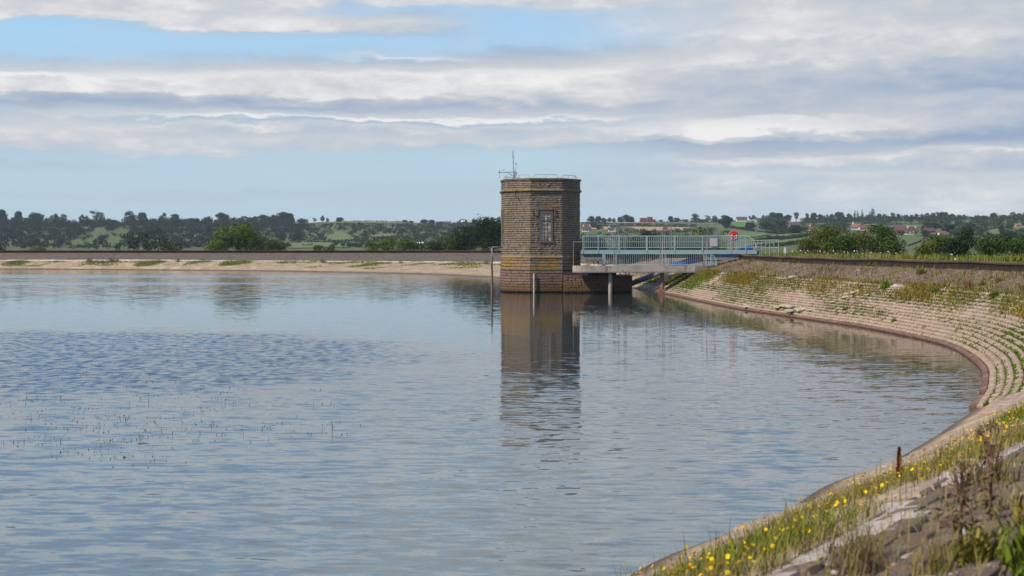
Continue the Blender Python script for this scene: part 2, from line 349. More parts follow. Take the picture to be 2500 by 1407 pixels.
# fields on the hills: sheets that follow the land, outlines set out from the photograph
def inpoly(x, y, poly):
    c = False; n = len(poly)
    for i in range(n):
        (x1, y1), (x2, y2) = poly[i], poly[i - 1]
        if (y1 > y) != (y2 > y) and x < (x2 - x1) * (y - y1) / (y2 - y1) + x1: c = not c
    return c
def field(poly, mat):
    P = [hillpt(a, b_) for a, b_ in poly]
    vs = []; fs = []
    cx = sum(p_.x for p_ in P) / len(P); cy = sum(p_.y for p_ in P) / len(P)
    n = len(P); NRING = 6; dens = []
    for i in range(n):
        a, b_ = P[i], P[(i + 1) % n]
        for k in range(8): dens.append(a.lerp(b_, k / 8))
    m = len(dens)
    for r_ in range(NRING + 1):
        f = r_ / NRING
        for a in dens:
            x, y = a.x + (cx - a.x) * f, a.y + (cy - a.y) * f; vs.append((x, y, float(hland(x, y)) + .55))
    for r_ in range(NRING):
        for i in range(m): fs.append((r_ * m + i, r_ * m + (i + 1) % m, (r_ + 1) * m + (i + 1) % m, (r_ + 1) * m + i))
    return MB().add(vs, fs).build("field", mat, kind='structure', smooth=True)
def fieldmat(n, a, b_): return noisy(n, a, b_, .03, .9, .2)
f_green = fieldmat("grass_field", (.10, .165, .028), (.125, .185, .036)); f_tan = fieldmat("stubble_field", (.42, .27, .14), (.36, .23, .12))
f_olive = fieldmat("rough_pasture", (.15, .17, .05), (.115, .14, .045)); f_mid = fieldmat("hill_pasture", (.085, .12, .026), (.11, .135, .034)); f_brown = fieldmat("dry_pasture", (.20, .15, .075), (.16, .14, .06))
for poly, fm in [
 ([(1784,543),(1858,543),(1850,549),(1835,556),(1800,556),(1786,550)], f_green), ([(1530,555),(1685,557),(1672,565),(1565,565)], f_tan), ([(1428,548),(1640,548),(1648,551),(1600,553),(1430,552)], f_mid),
 ([(1440,556),(1456,556),(1456,562),(1442,562)], f_tan), ([(1474,555),(1489,555),(1488,563),(1475,563)], f_tan),
 ([(1770,575),(1815,570),(1850,568),(1880,573),(1850,580),(1800,584),(1775,582)], f_green), ([(1842,583),(1905,575),(1975,569),(1978,574),(1905,582),(1850,588)], f_green),
 ([(1845,597),(1905,590),(1968,584),(1972,588),(1910,595),(1850,602)], f_green), ([(1760,562),(1790,560),(1795,566),(1765,568)], f_mid),
 ([(1975,547),(2035,546),(2036,549),(1978,550)], f_mid), ([(2049,548),(2082,546),(2082,550),(2052,551)], f_mid), ([(2110,549),(2140,548),(2140,551),(2112,552)], f_green),
 ([(2158,546),(2200,545),(2200,548),(2160,550)], f_mid), ([(2208,552),(2252,550),(2251,555),(2218,557)], f_green), ([(2242,538),(2265,538),(2264,541),(2243,541)], f_green),
 ([(2195,580),(2225,577),(2262,577),(2248,590),(2215,602),(2205,590)], f_mid), ([(2345,542),(2367,541),(2366,546),(2350,547)], f_green), ([(2414,563),(2452,558),(2456,562),(2440,574),(2416,574)], f_olive), ([(2472,556),(2500,553),(2500,562),(2476,563)], f_olive),
 ([(2260,576),(2330,576),(2330,584),(2262,586)], f_mid),
 ([(168,600),(190,586),(214,576),(236,560),(258,562),(262,574),(240,590),(222,604)], f_mid), ([(262,590),(278,578),(300,566),(318,570),(300,588),(290,603),(264,604)], f_mid), ([(420,575),(450,580),(470,592),(440,592)], f_mid),
 ([(700,597),(740,594),(812,594),(802,606),(705,608)], f_olive), ([(815,598),(836,595),(862,598),(850,606),(812,606)], f_green),
 ([(790,572),(830,566),(850,574),(868,588),(830,590),(800,586)], f_olive), ([(898,578),(930,573),(965,573),(962,578),(915,581)], f_brown), ([(742,543.5),(850,541.5),(920,543),(1000,545),(990,548),(850,546),(742,548)], f_olive), ([(1022,548),(1060,550),(1060,553),(1025,552)], f_olive),
 ([(660,470+98),(690,566),(700,578),(672,580)], f_mid)]:
    field(poly, fm)

# ------------------------------------------------------------------ water
m_water, t, b = material("reservoir_water", .035, .5)
b.inputs['IOR'].default_value = 1.36
p = gpos(t); px_, py_, pz_ = t.sep(p)
def rot(v, a, sx, sy):
    x, y, _ = t.sep(v)
    u = t.math('ADD', t.math('MULTIPLY', x, math.cos(a)), t.math('MULTIPLY', y, math.sin(a)))
    v_ = t.math('SUBTRACT', t.math('MULTIPLY', y, math.cos(a)), t.math('MULTIPLY', x, math.sin(a)))
    return t.comb(t.math('MULTIPLY', u, sx), t.math('MULTIPLY', v_, sy), 0.0)
def nz(v, s, det=2, rough=.5, dist=0.0): return t.math('SUBTRACT', t.noise(v, s, det, rough, dist), .5)
big = nz(rot(p, .10, .50, 1.75), 1.0, 2, .5, .8)            # swell, 0.6 m
mid_ = nz(rot(p, -.06, 1.5, 4.6), 1.0, 2, .5, .5)
fine = nz(rot(p, .05, 2.6, 1.7), 1.0, 3, .6, .3)
rip = nz(rot(p, .0, 3.2, 8.5), 1.0, 3, .55, .6)
side = nz(rot(p, .3, 1.6, 1.9), 1.0, 2, .5)
wnd = t.noise(rot(p, .05, .03, .09), 1.0, 3, .55, .5)
def blob(cx, cy, rx, ry, soft=.5):
    dd = t.math('ADD', t.math('POWER', t.math('DIVIDE', t.math('SUBTRACT', px_, cx), rx), 2.0), t.math('POWER', t.math('DIVIDE', t.math('SUBTRACT', py_, cy), ry), 2.0))
    dd = t.math('ADD', dd, t.math('MULTIPLY', nz(rot(p, .1, .12, .2), 1.0, 3, .6), 1.3))
    return t.math('SUBTRACT', 1.0, t.step(dd, 1 - soft, 1 + soft * .4))
gust = t.math('MAXIMUM', t.math('MAXIMUM', blob(-18, 52, 14.5, 16.5, .45), t.math('MULTIPLY', blob(-8.5, 50.5, 7.5, 6, .95), .6)), t.math('MULTIPLY', blob(7.5, 64, 5.5, 7, .98), .22))
gust = t.math('MAXIMUM', gust, t.math('MULTIPLY', blob(-55, 190, 38, 11, .5), .8))
gust = t.math('MAXIMUM', gust, t.math('MULTIPLY', blob(-42, 152, 18, 6, .6), .7))
near_ = t.math('SUBTRACT', 1.0, t.step(py_, 18.0, 66.0))
calm = t.step(wnd, .38, .62)
A_big = t.math('ADD', .04, t.math('ADD', t.math('MULTIPLY', near_, .19), t.math('MULTIPLY', t.math('MULTIPLY', t.step(py_, 92.0, 118.0), t.step(px_, -5.0, -16.0)), .15)))
A_mid = t.math('ADD', .05, t.math('MULTIPLY', near_, t.math('ADD', .17, t.math('MULTIPLY', calm, .14))))
near2 = t.math('SUBTRACT', 1.0, t.step(py_, 15.0, 42.0))
A_big = t.math('ADD', A_big, t.math('MULTIPLY', near2, .13)); A_mid = t.math('ADD', A_mid, t.math('MULTIPLY', near2, .20))
A_fin = t.math('ADD', .03, t.math('MULTIPLY', gust, .6))
A_gmid = t.math('MULTIPLY', gust, .35)
sy_ = t.math('ADD', t.math('MULTIPLY', big, A_big), t.math('MULTIPLY', mid_, t.math('ADD', A_mid, A_gmid)))
sy_ = t.math('ADD', sy_, t.math('MULTIPLY', fine, A_fin))
sy_ = t.math('ADD', sy_, t.math('MULTIPLY', rip, t.math('ADD', .05, t.math('MULTIPLY', near_, t.math('ADD', .09, t.math('MULTIPLY', calm, .26))))))
sx_ = t.math('MULTIPLY', side, t.math('ADD', t.math('MULTIPLY', near_, .09), t.math('ADD', .012, t.math('MULTIPLY', gust, .13))))
sy_ = t.math('ADD', t.math('MINIMUM', sy_, 0.0), t.math('MULTIPLY', t.math('MAXIMUM', sy_, 0.0), .55))      # wind-driven waves: one flank steeper
nrm = t.vec('NORMALIZE', t.comb(sx_, t.math('SUBTRACT', sy_, t.math('MULTIPLY', gust, .05)), 1.0))
t.put(b.inputs['Normal'], nrm)
deep = t.mix(t.step(t.noise(p, .06, 3), .4, .6), (.020, .028, .027), (.028, .036, .032))
shal = t.math('SUBTRACT', 1.0, t.step(py_, 14.0, 48.0))      # the bed shelves up towards the near bank
t.put(b.inputs['Base Color'], t.mix(shal, deep, (.145, .165, .150)))
P0 = lower(SL, 0 * SL); D = lower(SL, 0 * SL + .3) - P0; D[:, 2] = 0; D /= np.linalg.norm(D, axis=1)[:, None]
wp = P0 + D * .5; wp[:, 2] = 0
nW = len(wp); V = np.vstack([wp, [[-110, 110, 0]]])
link("water", npmesh("water", V, np.column_stack([np.arange(nW), (np.arange(nW) + 1) % nW, np.full(nW, nW)])), m_water, kind='structure')

# ------------------------------------------------------------------ low wall along the crest
m_wall, t, b = material("stained_wall", .9, .2); p = gpos(t)
up = t.sep(t.new('ShaderNodeNewGeometry').outputs['True Normal'])[2]
c = t.mix(t.step(t.noise(p, 1.3, 5, .7), .35, .65), (.095, .066, .046), (.06, .044, .035))
c = t.mix(t.step(t.noise(p, 5, 4, .7), .55, .7), c, (.16, .125, .09))
lich = t.math('MULTIPLY', t.step(up, .5, .8), t.step(t.noise(p, 1.0, 6, .75), .36, .6))
c = t.mix(lich, c, (.26, .15, .035)); t.put(b.inputs['Base Color'], c); bump(t, b, t.noise(p, 14, 5, .7), .03)
prof = [(0, ZB - .3), (0, ZW - .13), (-.06, ZW - .12), (-.06, ZW), (.40, ZW), (.40, ZB - .3)]
rows = [np.column_stack([Bxy + nb * a, np.full(len(Bxy), z_)]) for a, z_ in prof]
rows = [np.column_stack([r_[:, :2], r_[:, 2] + .02 * np.sin(r_[:, 0] * 1.9 + r_[:, 1] * .8)]) for r_ in rows]
lw = loft("low_wall", rows, m_wall, kind=None, smooth=False)
tag(lw, "long low dark stained wall with orange lichen on its top, running along the crest of the bank", "wall")

S_APEX = arc_of_u(11.5)
# ------------------------------------------------------------------ block paving
def unit_block(inset=.07, sh=.3):
    m = MB(); vs = []
    for z_, i in ((-1, 0), (-sh, 0), (0, inset)):
        h = .5 - i; vs += [(-h, -h, z_), (h, -h, z_), (h, h, z_), (-h, h, z_)]
    fs = [(8, 9, 10, 11)]
    for a in (0, 4): fs += [(a + k, a + (k + 1) % 4, a + 4 + (k + 1) % 4, a + 4 + k) for k in range(4)]
    return m.add(vs, fs)
def rough_block(seed, inset=.12, bulge=1.0, ix=None):
    ix = inset if ix is None else ix
    rr = random.Random(seed); m = MB(); vs = []
    for z_, i in ((-1, 0), (-.5, .0), (0, inset)):
        h = .5 - i; hx = .5 - (ix if i else 0)
        for a, b_ in ((-hx, -h), (hx, -h), (hx, h), (-hx, h)): vs.append((a + (rr.uniform(-.3, .3) * ix if i else 0), b_ + (rr.uniform(-.06, .06) if i else 0), z_ + (rr.uniform(-.35, .25) * bulge if i else 0)))
    fs = [(8, 9, 10, 11)]
    for a in (0, 4): fs += [(a + k, a + (k + 1) % 4, a + 4 + (k + 1) % 4, a + 4 + k) for k in range(4)]
    return m.add(vs, fs)
def tiles(parent, name, stuff_name, protos, mats, mat, nmax=300, facing=None):
    """mats: (n,4,4) matrices of unit blocks; the nmax that show largest become parts, the rest one part"""
    mats = np.asarray(mats); n = len(mats)
    cor = np.array([(-.5,-.5,0,1),(.5,-.5,0,1),(.5,.5,0,1),(-.5,.5,0,1)]).T
    W_ = np.einsum('nij,jk->nik', mats, cor)[:, :3].transpose(0, 2, 1)
    X, Y, Dd = topx(W_); x, y = X, Y
    area = .5 * np.abs((x[:,0]*y[:,1]-x[:,1]*y[:,0]) + (x[:,1]*y[:,2]-x[:,2]*y[:,1]) + (x[:,2]*y[:,3]-x[:,3]*y[:,2]) + (x[:,3]*y[:,0]-x[:,0]*y[:,3]))
    cx, cy = x.mean(1), y.mean(1)
    ok = (Dd.min(1) > 2) & (cx > 3) & (cx < 2497) & (cy > 3) & (cy < 1404)
    nor = mats[:, :3, 2]; ctr = W_.mean(1) - np.array([0, 0, CAMZ]); ok &= np.einsum('ni,ni->n', nor, ctr) < 0
    if facing is not None: ok &= facing
    order = np.argsort(-np.where(ok, area, -1)); top = [i for i in order[:nmax] if ok[i]]; rest = np.setdiff1d(np.arange(n), top)
    meshes = [q_.mesh(name) for q_ in protos]
    for me in meshes: me.materials.append(mat)
    inv = parent.matrix_basis.inverted()
    for k, i in enumerate(top):
        o = bpy.data.objects.new(name, meshes[i % len(meshes)]); COL.objects.link(o); o.parent = parent; o.matrix_basis = inv @ Matrix(mats[i].tolist())
    if len(rest):
        Vs, Fs, c0 = [], [], 0
        for j, q_ in enumerate(protos):
            idx = rest[rest % len(protos) == j]
            if not len(idx): continue
            v = np.array(q_.v); v4 = np.column_stack([v, np.ones(len(v))]); f = np.array(q_.f)
            A = np.einsum('nij,kj->nki', mats[idx], v4)[..., :3]
            Vs.append(A.reshape(-1, 3)); Fs.append((f[None] + (np.arange(len(idx)) * len(v))[:, None, None]).reshape(-1, 4) + c0); c0 += len(idx) * len(v)
        V = np.vstack(Vs); iv = np.array(inv)
        V = V @ iv[:3, :3].T + iv[:3, 3]
        link(stuff_name, npmesh(stuff_name, V, np.vstack(Fs)), mat, parent, 'stuff')
def frame(u, v, n, c):
    M = np.zeros((len(c), 4, 4)); M[:, :3, 0] = u; M[:, :3, 1] = v; M[:, :3, 2] = n; M[:, :3, 3] = c; M[:, 3, 3] = 1; return M
def paving(surf, s0, s1, nrows, blen, thick, lift, jit, tilt, gap, keep=None, lenvar=.25, nearlift=1.0):
    out = []
    for r_ in range(nrows):
        ss = []; s_ = s0 + R.uniform(0, blen)
        while s_ < s1:
            L = blen * (1 + R.uniform(-lenvar, lenvar)); ss.append((s_ + L / 2, L)); s_ += L
        ss = np.array(ss); sc, L = ss[:, 0], ss[:, 1]; f = np.full(len(sc), (r_ + .5) / nrows)
        if keep is not None:
            k = keep(sc, f); sc, L, f = sc[k], L[k], f[k]
        if not len(sc): continue
        c = surf(sc, f); df = .5 / nrows
        u = surf(sc + .2, f) - surf(sc - .2, f); ul = np.linalg.norm(u, axis=1)[:, None]; u /= ul
        v = surf(sc, f + df) - surf(sc, f - df); vl = np.linalg.norm(v, axis=1)[:, None]
        Lr = L[:, None] * ul / .4
        v = v / vl; n = np.cross(u, v); n /= np.linalg.norm(n, axis=1)[:, None]; n *= np.sign(n[:, 2:3])
        v = np.cross(n, u)
        ang = tilt + NR.normal(0, .03, len(c))[:, None]
        v2 = v * np.cos(ang) - n * np.sin(ang); n2 = n * np.cos(ang) + v * np.sin(ang)
        yaw = NR.normal(0, .012, len(c))[:, None]; u2 = u + v2 * yaw
        lf = np.interp(sc, [S_NEAR, S_APEX - 6, S_APEX + 6], [lift * nearlift, lift * nearlift, lift])[:, None]; c = c + n * (lf + NR.normal(0, jit, len(c))[:, None])
        out.append(frame(u2 * (Lr - gap), v2 * (vl - gap), n2 * thick, c))
    return np.vstack(out)
def pn(x, y, k, seed=0):
    rr = np.random.default_rng(seed); z_ = 0
    for i in range(7):
        a = rr.uniform(0, 6.28); kk = k * rr.uniform(.6, 2.2); z_ = z_ + np.sin((x * math.cos(a) + y * math.sin(a)) * kk + rr.uniform(0, 6.28))
    return z_ / 3.0
m_blk, t, b = material("pale_concrete_block", .9, .2); p = gpos(t); z = t.sep(p)[2]
cell = t.voro(t.vec('MULTIPLY', p, (1, 1, .6)), 2.3)
cs = t.sep(cell)[0]
c = t.mix(cs, (.395, .292, .20), (.275, .197, .135))
c = t.mix(t.step(t.noise(p, 2.5, 5, .7), .45, .7), c, (.40, .32, .24))
c = t.mix(t.math('MULTIPLY', t.step(t.noise(p, .35, 4, .6), .45, .65), .55), c, (.40, .255, .20))
c = t.mix(t.math('MULTIPLY', t.step(t.noise(p, 14, 4, .7), .55, .7), .6), c, (.54, .45, .36))
wet = t.math('SUBTRACT', 1.0, t.step(t.math('ADD', z, t.math('MULTIPLY', t.noise(p, .8, 4, .6), .16)), .13, .30))
c = t.mix(wet, c, (.13, .062, .036)); t.put(b.inputs['Base Color'], c); t.put(b.inputs['Roughness'], t.fmix(wet, .9, .45))
bump(t, b, t.noise(p, 25, 5, .7), .02)
def keep_low(s_, f):
    lim = np.interp(s_, [0, S_NEAR, S_APEX - 13, S_APEX - 7, S_APEX + 2], [.36, .34, .26, .06, -.2])
    lim = lim + .06 * np.sin(s_ * 1.3) + .05 * np.sin(s_ * .37)
    P = lower(s_, f); return (f > lim) & (NR.random(len(s_)) > .012)
S_B0 = S_NEAR - 12
tiles(lower_slope, "paving_block", "paving_blocks", [unit_block(), unit_block(.05, .22), rough_block(3, .07, .4)], paving(lower, S_B0, S_BRIDGE + 25, 16, .46, .12, .045, .008, -.13, .045, keep_low), m_blk)
m_stn, t, b = material("dark_pitching_stone", .9, .2); p = gpos(t)
cell = t.voro(t.vec('MULTIPLY', p, (1, 1, .6)), 3.1); cs = t.sep(cell)[0]
c = t.mix(cs, (.24, .168, .112), (.14, .10, .068))
c = t.mix(t.step(t.noise(p, .5, 4, .6), .45, .65), c, (.17, .115, .092))
c = t.mix(t.math('MULTIPLY', t.step(t.noise(p, 3.5, 5, .75), .58, .66), .9), c, (.48, .40, .34))
c = t.mix(t.math('MULTIPLY', t.step(t.noise(p, 1.7, 5, .7), .56, .66), .6), c, (.13, .10, .045))
t.put(b.inputs['Base Color'], c); bump(t, b, t.noise(p, 18, 5, .7), .04)
tiles(upper_slope, "stone", "pitching_stones", [rough_block(i, .08, .3) for i in range(4)], paving(upper, S_B0, S_BRIDGE + 25, 15, .40, .12, .028, .009, -.05, .03, lambda s_, f: NR.random(len(s_)) > .05, .35, .12), m_stn)
# coping slabs between the two slopes
m_cop, t, b = material("bleached_coping", .9, .2); p = gpos(t)
c = t.mix(t.step(t.noise(p, 2.0, 5, .7), .4, .65), (.56, .46, .40), (.42, .34, .29))
c = t.mix(t.math('MULTIPLY', t.step(t.noise(p, 6, 5, .75), .55, .68), .7), c, (.25, .20, .16)); t.put(b.inputs['Base Color'], c); bump(t, b, t.noise(p, 20, 5, .7), .03)
def cop_surf(s_, f):
    q_ = at_arc(s_); dv = q_[:, 2:4] - q_[:, 0:2]; dv /= np.linalg.norm(dv, axis=1)[:, None]
    return np.column_stack([q_[:, 2:4] + dv * ((np.asarray(f) - .55) * np.interp(s_, [S_NEAR, S_APEX, S_APEX + 8, S_BRIDGE, S_BRIDGE + 25], [.42, .36, .24, .24, .8]))[:, None], q_[:, 4] - .025 + (np.asarray(f) - .5) * .11])
strip = loft("coping_strip", [cop_surf(SL, 0 * SL + f) - np.array([0, 0, .06]) for f in (0, 1)], m_bed2)
M_c = paving(cop_surf, S_B0, S_BRIDGE + 2, 1, .95, .16, .03, .006, -.03, .015, lambda s_, f: NR.random(len(s_)) > .04)
M_d = paving(cop_surf, S_BRIDGE + 2, S_END, 1, 2.6, .16, .06, .02, 0, .04)
wide = NR.random(len(M_c)) < .14; M_c[wide, :3, 3] -= M_c[wide, :3, 1] * .28; M_c[wide, :3, 1] *= 1.5
tiles(strip, "coping_slab", "coping_slabs", [rough_block(11, .03, .1), rough_block(12, .04, .12), unit_block(.03, .2)], np.vstack([M_c, M_d]), m_cop)
# ------------------------------------------------------------------ intake tower
TC = Vector((2.49, 125.2)); RZ = math.radians(7.5); SIDE = 2.757; APO = SIDE * 1.2071; CIR = APO / math.cos(math.pi / 8)
m_core, t, b = material("recessed_mortar", .95, .1); p = gpos(t)
t.put(b.inputs['Base Color'], t.mix(t.step(t.noise(p, 3, 4, .6), .4, .6), (.075, .058, .042), (.05, .04, .03)))
m_ts, t, b = material("tower_stone", .9, .15); p = gpos(t); z = t.sep(p)[2]
cell = t.voro(t.vec('MULTIPLY', p, (1, 1, 2.6)), 2.0); cs = t.sep(cell)
c = t.mix(cs[0], (.268, .212, .160), (.19, .148, .113))
c = t.mix(t.math('MULTIPLY', t.step(cs[1], .55, .75), .6), c, (.25, .165, .125))
c = t.mix(t.step(t.noise(p, 9, 5, .7), .5, .75), c, (.16, .125, .09))
c = t.mix(t.math('MULTIPLY', t.step(t.noise(p, .8, 4, .65), .5, .68), .7), c, (.15, .13, .065))
pl = t.math('MULTIPLY', t.step(z, 1.85, 2.0), t.math('SUBTRACT', 1.0, t.step(z, 3.0, 3.25)))
ln = t.noise(p, 1.25, 6, .72)
li = t.math('ADD', t.math('MULTIPLY', t.step(ln, .59, .66), .75), t.math('MULTIPLY', pl, t.step(ln, .455, .56)), clamp=True)
li = t.math('MULTIPLY', li, t.step(t.noise(p, 7, 4, .7), .36, .52))
li = t.math('MULTIPLY', li, t.step(z, 1.8, 2.0))
c = t.mix(li, c, (.33, .185, .028))
wht = t.math('MULTIPLY', t.step(t.noise(p, 3.2, 3, .6), .70, .735), t.step(z, 1.9, 2.2))
c = t.mix(wht, c, (.55, .52, .48))
lo = t.math('SUBTRACT', 1.0, t.step(z, 1.78, 1.92))
cw = t.mix(t.step(t.math('ADD', z, t.math('MULTIPLY', t.noise(p, 1.2, 4, .6), .7)), .75, 1.5), (.155, .095, .042), (.215, .14, .105))
cw = t.mix(t.step(t.noise(p, 5, 5, .7), .5, .7), cw, (.10, .062, .035))
cw = t.mix(t.math('SUBTRACT', 1.0, t.step(z, .10, .22)), cw, (.018, .013, .010))
c = t.mix(lo, c, cw); t.put(b.inputs['Base Color'], c)
bump(t, b, t.noise(p, 16, 5, .7), .04)
m_dress = noisy("dressed_stone", (.20, .165, .115), (.13, .105, .075), 4, .9, .15, 20, .02, (.27, .17, .04), 1.3)
m_flat = noisy("window_surround_stone", (.17, .135, .10), (.13, .105, .08), 3, .9, .15, 20, .01)
m_glass, t, b = material("dusty_pane", .15, .5); p = gpos(t)
t.put(b.inputs['Base Color'], t.mix(t.sep(t.voro(t.vec('MULTIPLY', p, (1, 1, 1)), 3.6))[0], (.60, .53, .44), (.14, .12, .09)))
m_lead = noisy("dark_glazing_bar", (.05, .042, .034), (.035, .03, .025), 8)
m_galv = noisy("galvanised_steel", (.40, .39, .38), (.26, .26, .26), 6, .55, .4)
m_galv_d = noisy("weathered_steel", (.22, .21, .21), (.13, .12, .12), 6, .6, .4)
m_rust = noisy("rusty_steel", (.26, .135, .075), (.17, .12, .09), 5, .85, .2)
m_black = noisy("black_rubber", (.03, .028, .026), (.02, .02, .02), 5)
m_white = noisy("white_paint", (.72, .70, .66), (.55, .52, .47), 4, .7)
def octa(a): r = a / math.cos(math.pi / 8); return [(r * math.cos(RZ - math.pi / 2 + math.pi / 8 + k * math.pi / 4), r * math.sin(RZ - math.pi / 2 + math.pi / 8 + k * math.pi / 4)) for k in range(8)]
tower = thing("tower", (TC.x, TC.y, 0), "octagonal brown stone valve tower standing in the water, orange lichen round its foot", "tower")
body = MB()
body.prism(octa(APO + .02), -2.0, 1.93); body.prism(octa(APO - .03), 1.93, 3.0); body.prism(octa(APO - .07), 3.0, 9.72)
body.build("tower_core", m_core, tower)
# stone courses: real stones on every face
def face_frame(k):
    a = RZ - math.pi / 2 + k * math.pi / 4; n = np.array([math.cos(a), math.sin(a), 0]); u = np.array([-math.sin(a), math.cos(a), 0]); return n, u
WIN = (4.30, 7.05, .58)      # sill, head, half width on faces 0, 2, 6
TM = []
def course(z0, z1, apo, prot, lens, cut=None):
    for k in range(8):
        n, u = face_frame(k); half = apo * math.tan(math.pi / 8) + prot * .42 + .03
        x = -half; xs = []
        while x < half - .05:
            L = R.uniform(*lens)
            if half - (x + L) < lens[0] * .55: L = half - x
            xs.append((x, x + L)); x += L
        for a, b_ in xs:
            parts = [(a, b_)]
            if cut and k in (0, 2, 6) and z1 > WIN[0] + .02 and z0 < WIN[1] - .02:
                parts = [(a, min(b_, -WIN[2])), (max(a, WIN[2]), b_)]
            for a2, b2 in parts:
                if b2 - a2 < .06: continue
                pr = prot * R.uniform(.55, 1.15); c_ = n * (apo + pr) + u * (a2 + b2) / 2
                M = np.eye(4); g = .007
                M[:3, 0] = u * (b2 - a2 - g); M[:3, 1] = np.array([0, 0, z1 - z0 - .022]); M[:3, 2] = n * (pr + .05)
                tl = R.gauss(0, .02); M[:3, 2] += np.array([0, 0, tl * .1])
                M[:3, 3] = c_ + np.array([TC.x, TC.y, (z0 + z1) / 2]); TM.append(M)
z = -.25; hts = []
while z < 1.85: h = .235; course(z, z + h, APO + .02, .05, (.4, .85)); z += h
z0b = z
zs = np.linspace(1.93, 3.02, 5)
for a, b_ in zip(zs[:-1], zs[1:]): course(a, b_, APO - .03, .045, (.45, .95))
zs = np.linspace(3.12, 8.66, 30)
for a, b_ in zip(zs[:-1], zs[1:]): course(a, b_, APO - .07, .042, (.3, .72), True)
zs = np.linspace(8.86, 9.68, 6)
for a, b_ in zip(zs[:-1], zs[1:]): course(a, b_, APO - .06, .05, (.35, .8))
tower_mats = np.array(TM)
tiles(tower, "stone", "stone_courses", [rough_block(20 + i, .15, .5, .03) for i in range(5)], tower_mats, m_ts)
# moulded bands and coping ring
def ring(profile, name, mat):
    m = MB(); n = len(profile); pol = [octa(a) for a, _ in profile]; vs = []; fs = []
    for k in range(8):
        for i in range(n): vs.append((pol[i][k][0], pol[i][k][1], profile[i][1]))
    for k in range(8):
        for i in range(n): fs.append((k * n + i, ((k + 1) % 8) * n + i, ((k + 1) % 8) * n + (i + 1) % n, k * n + (i + 1) % n))
    return m.add(vs, fs).build(name, mat, tower)
ring([(APO - .2, 8.64), (APO + .02, 8.64), (APO + .10, 8.70), (APO + .13, 8.76), (APO + .02, 8.90), (APO - .2, 8.90)], "string_course", m_dress)
ring([(APO - .35, 9.67), (APO + .06, 9.67), (APO + .07, 9.78), (APO + .02, 9.82), (APO - .35, 9.82)], "parapet_coping", m_dress)
ring([(APO - .2, 3.0), (APO + .06, 3.0), (APO + .055, 3.06), (APO - .03, 3.17), (APO - .2, 3.17)], "plinth_cap", m_ts)
ring([(APO - .2, 1.86), (APO + .05, 1.86), (APO + .05, 1.90), (APO - .02, 1.95), (APO - .2, 1.95)], "base_ledge", m_core)
MB().prism(octa(APO - .3), 9.60, 9.70).build("roof", m_flat, tower)
# windows
def window(k):
    a = RZ + k * math.pi / 4; Mx = Matrix.Rotation(a, 4, 'Z'); y0 = -(APO - .07)
    def B(m, x0, x1, d0, d1, z0_, z1_): m.box(x0, x1, y0 - d1, y0 - d0, z0_, z1_, Mx)
    g = MB(); B(g, -.40, .40, -.10, .006, 4.45, 6.82)
    wnd_ = g.build("window", m_glass, tower)
    s = MB(); B(s, -.58, -.40, -.12, .085, 4.42, 6.80); B(s, .40, .58, -.12, .085, 4.42, 6.80); B(s, -.58, .58, -.12, .09, 6.80, 7.07)
    s.build("surround", m_flat, wnd_)
    s = MB(); B(s, -.66, .66, -.12, .13, 4.28, 4.42); s.build("sill", m_dress, wnd_)
    h = MB(); B(h, -.78, .78, -.1, .14, 7.10, 7.22); B(h, -.78, -.68, -.1, .135, 6.60, 7.10); B(h, .68, .78, -.1, .135, 6.60, 7.10); B(h, -.94, -.78, -.1, .135, 6.60, 6.70); B(h, .78, .94, -.1, .135, 6.60, 6.70)
    h.build("hood_mould", m_dress, wnd_)
    gb = MB()
    for x in (-.14, .13): B(gb, x - .014, x + .016, -.09, .022, 4.45, 6.82)
    for i in range(1, 7): zz = 4.45 + i * 2.37 / 7; B(gb, -.40, .40, -.09, .024 if i != 5 else .04, zz - (.012 if i != 5 else .035), zz + (.012 if i != 5 else .035))
    gb.build("glazing_bar", m_lead, wnd_)
for k in (0, 2, 6): window(k)
m = MB(); kf = math.radians(-37.5); cx, cy = (APO + .12) * math.sin(kf), -(APO + .12) * math.cos(kf)   # hooked black cable on the left face
m.tube([(cx - .1 + .24 * (1 - math.sin(q_)), cy - .02, 8.86 - .38 + .38 * math.cos(q_) + 0.0) for q_ in [i * math.pi / 10 for i in range(11)]], .03, 5)
m.build("cable_hook", m_black, tower)
# roof rails: one looped section above each side
for k in range(8):
    n, u = face_frame(k); c_ = n * (APO - .28); m = MB(); hw = 1.02; P = lambda x, z_: c_ + u * x + np.array([0, 0, z_])
    m.tube([P(-hw, 9.7), P(-hw, 10.02), P(-hw + .1, 10.12), P(hw - .1, 10.12), P(hw, 10.02), P(hw, 9.7)], .022, 5); m.tube([P(0, 9.7), P(0, 10.12)], .018, 5)
    m.build("roof_rail", m_galv, tower)

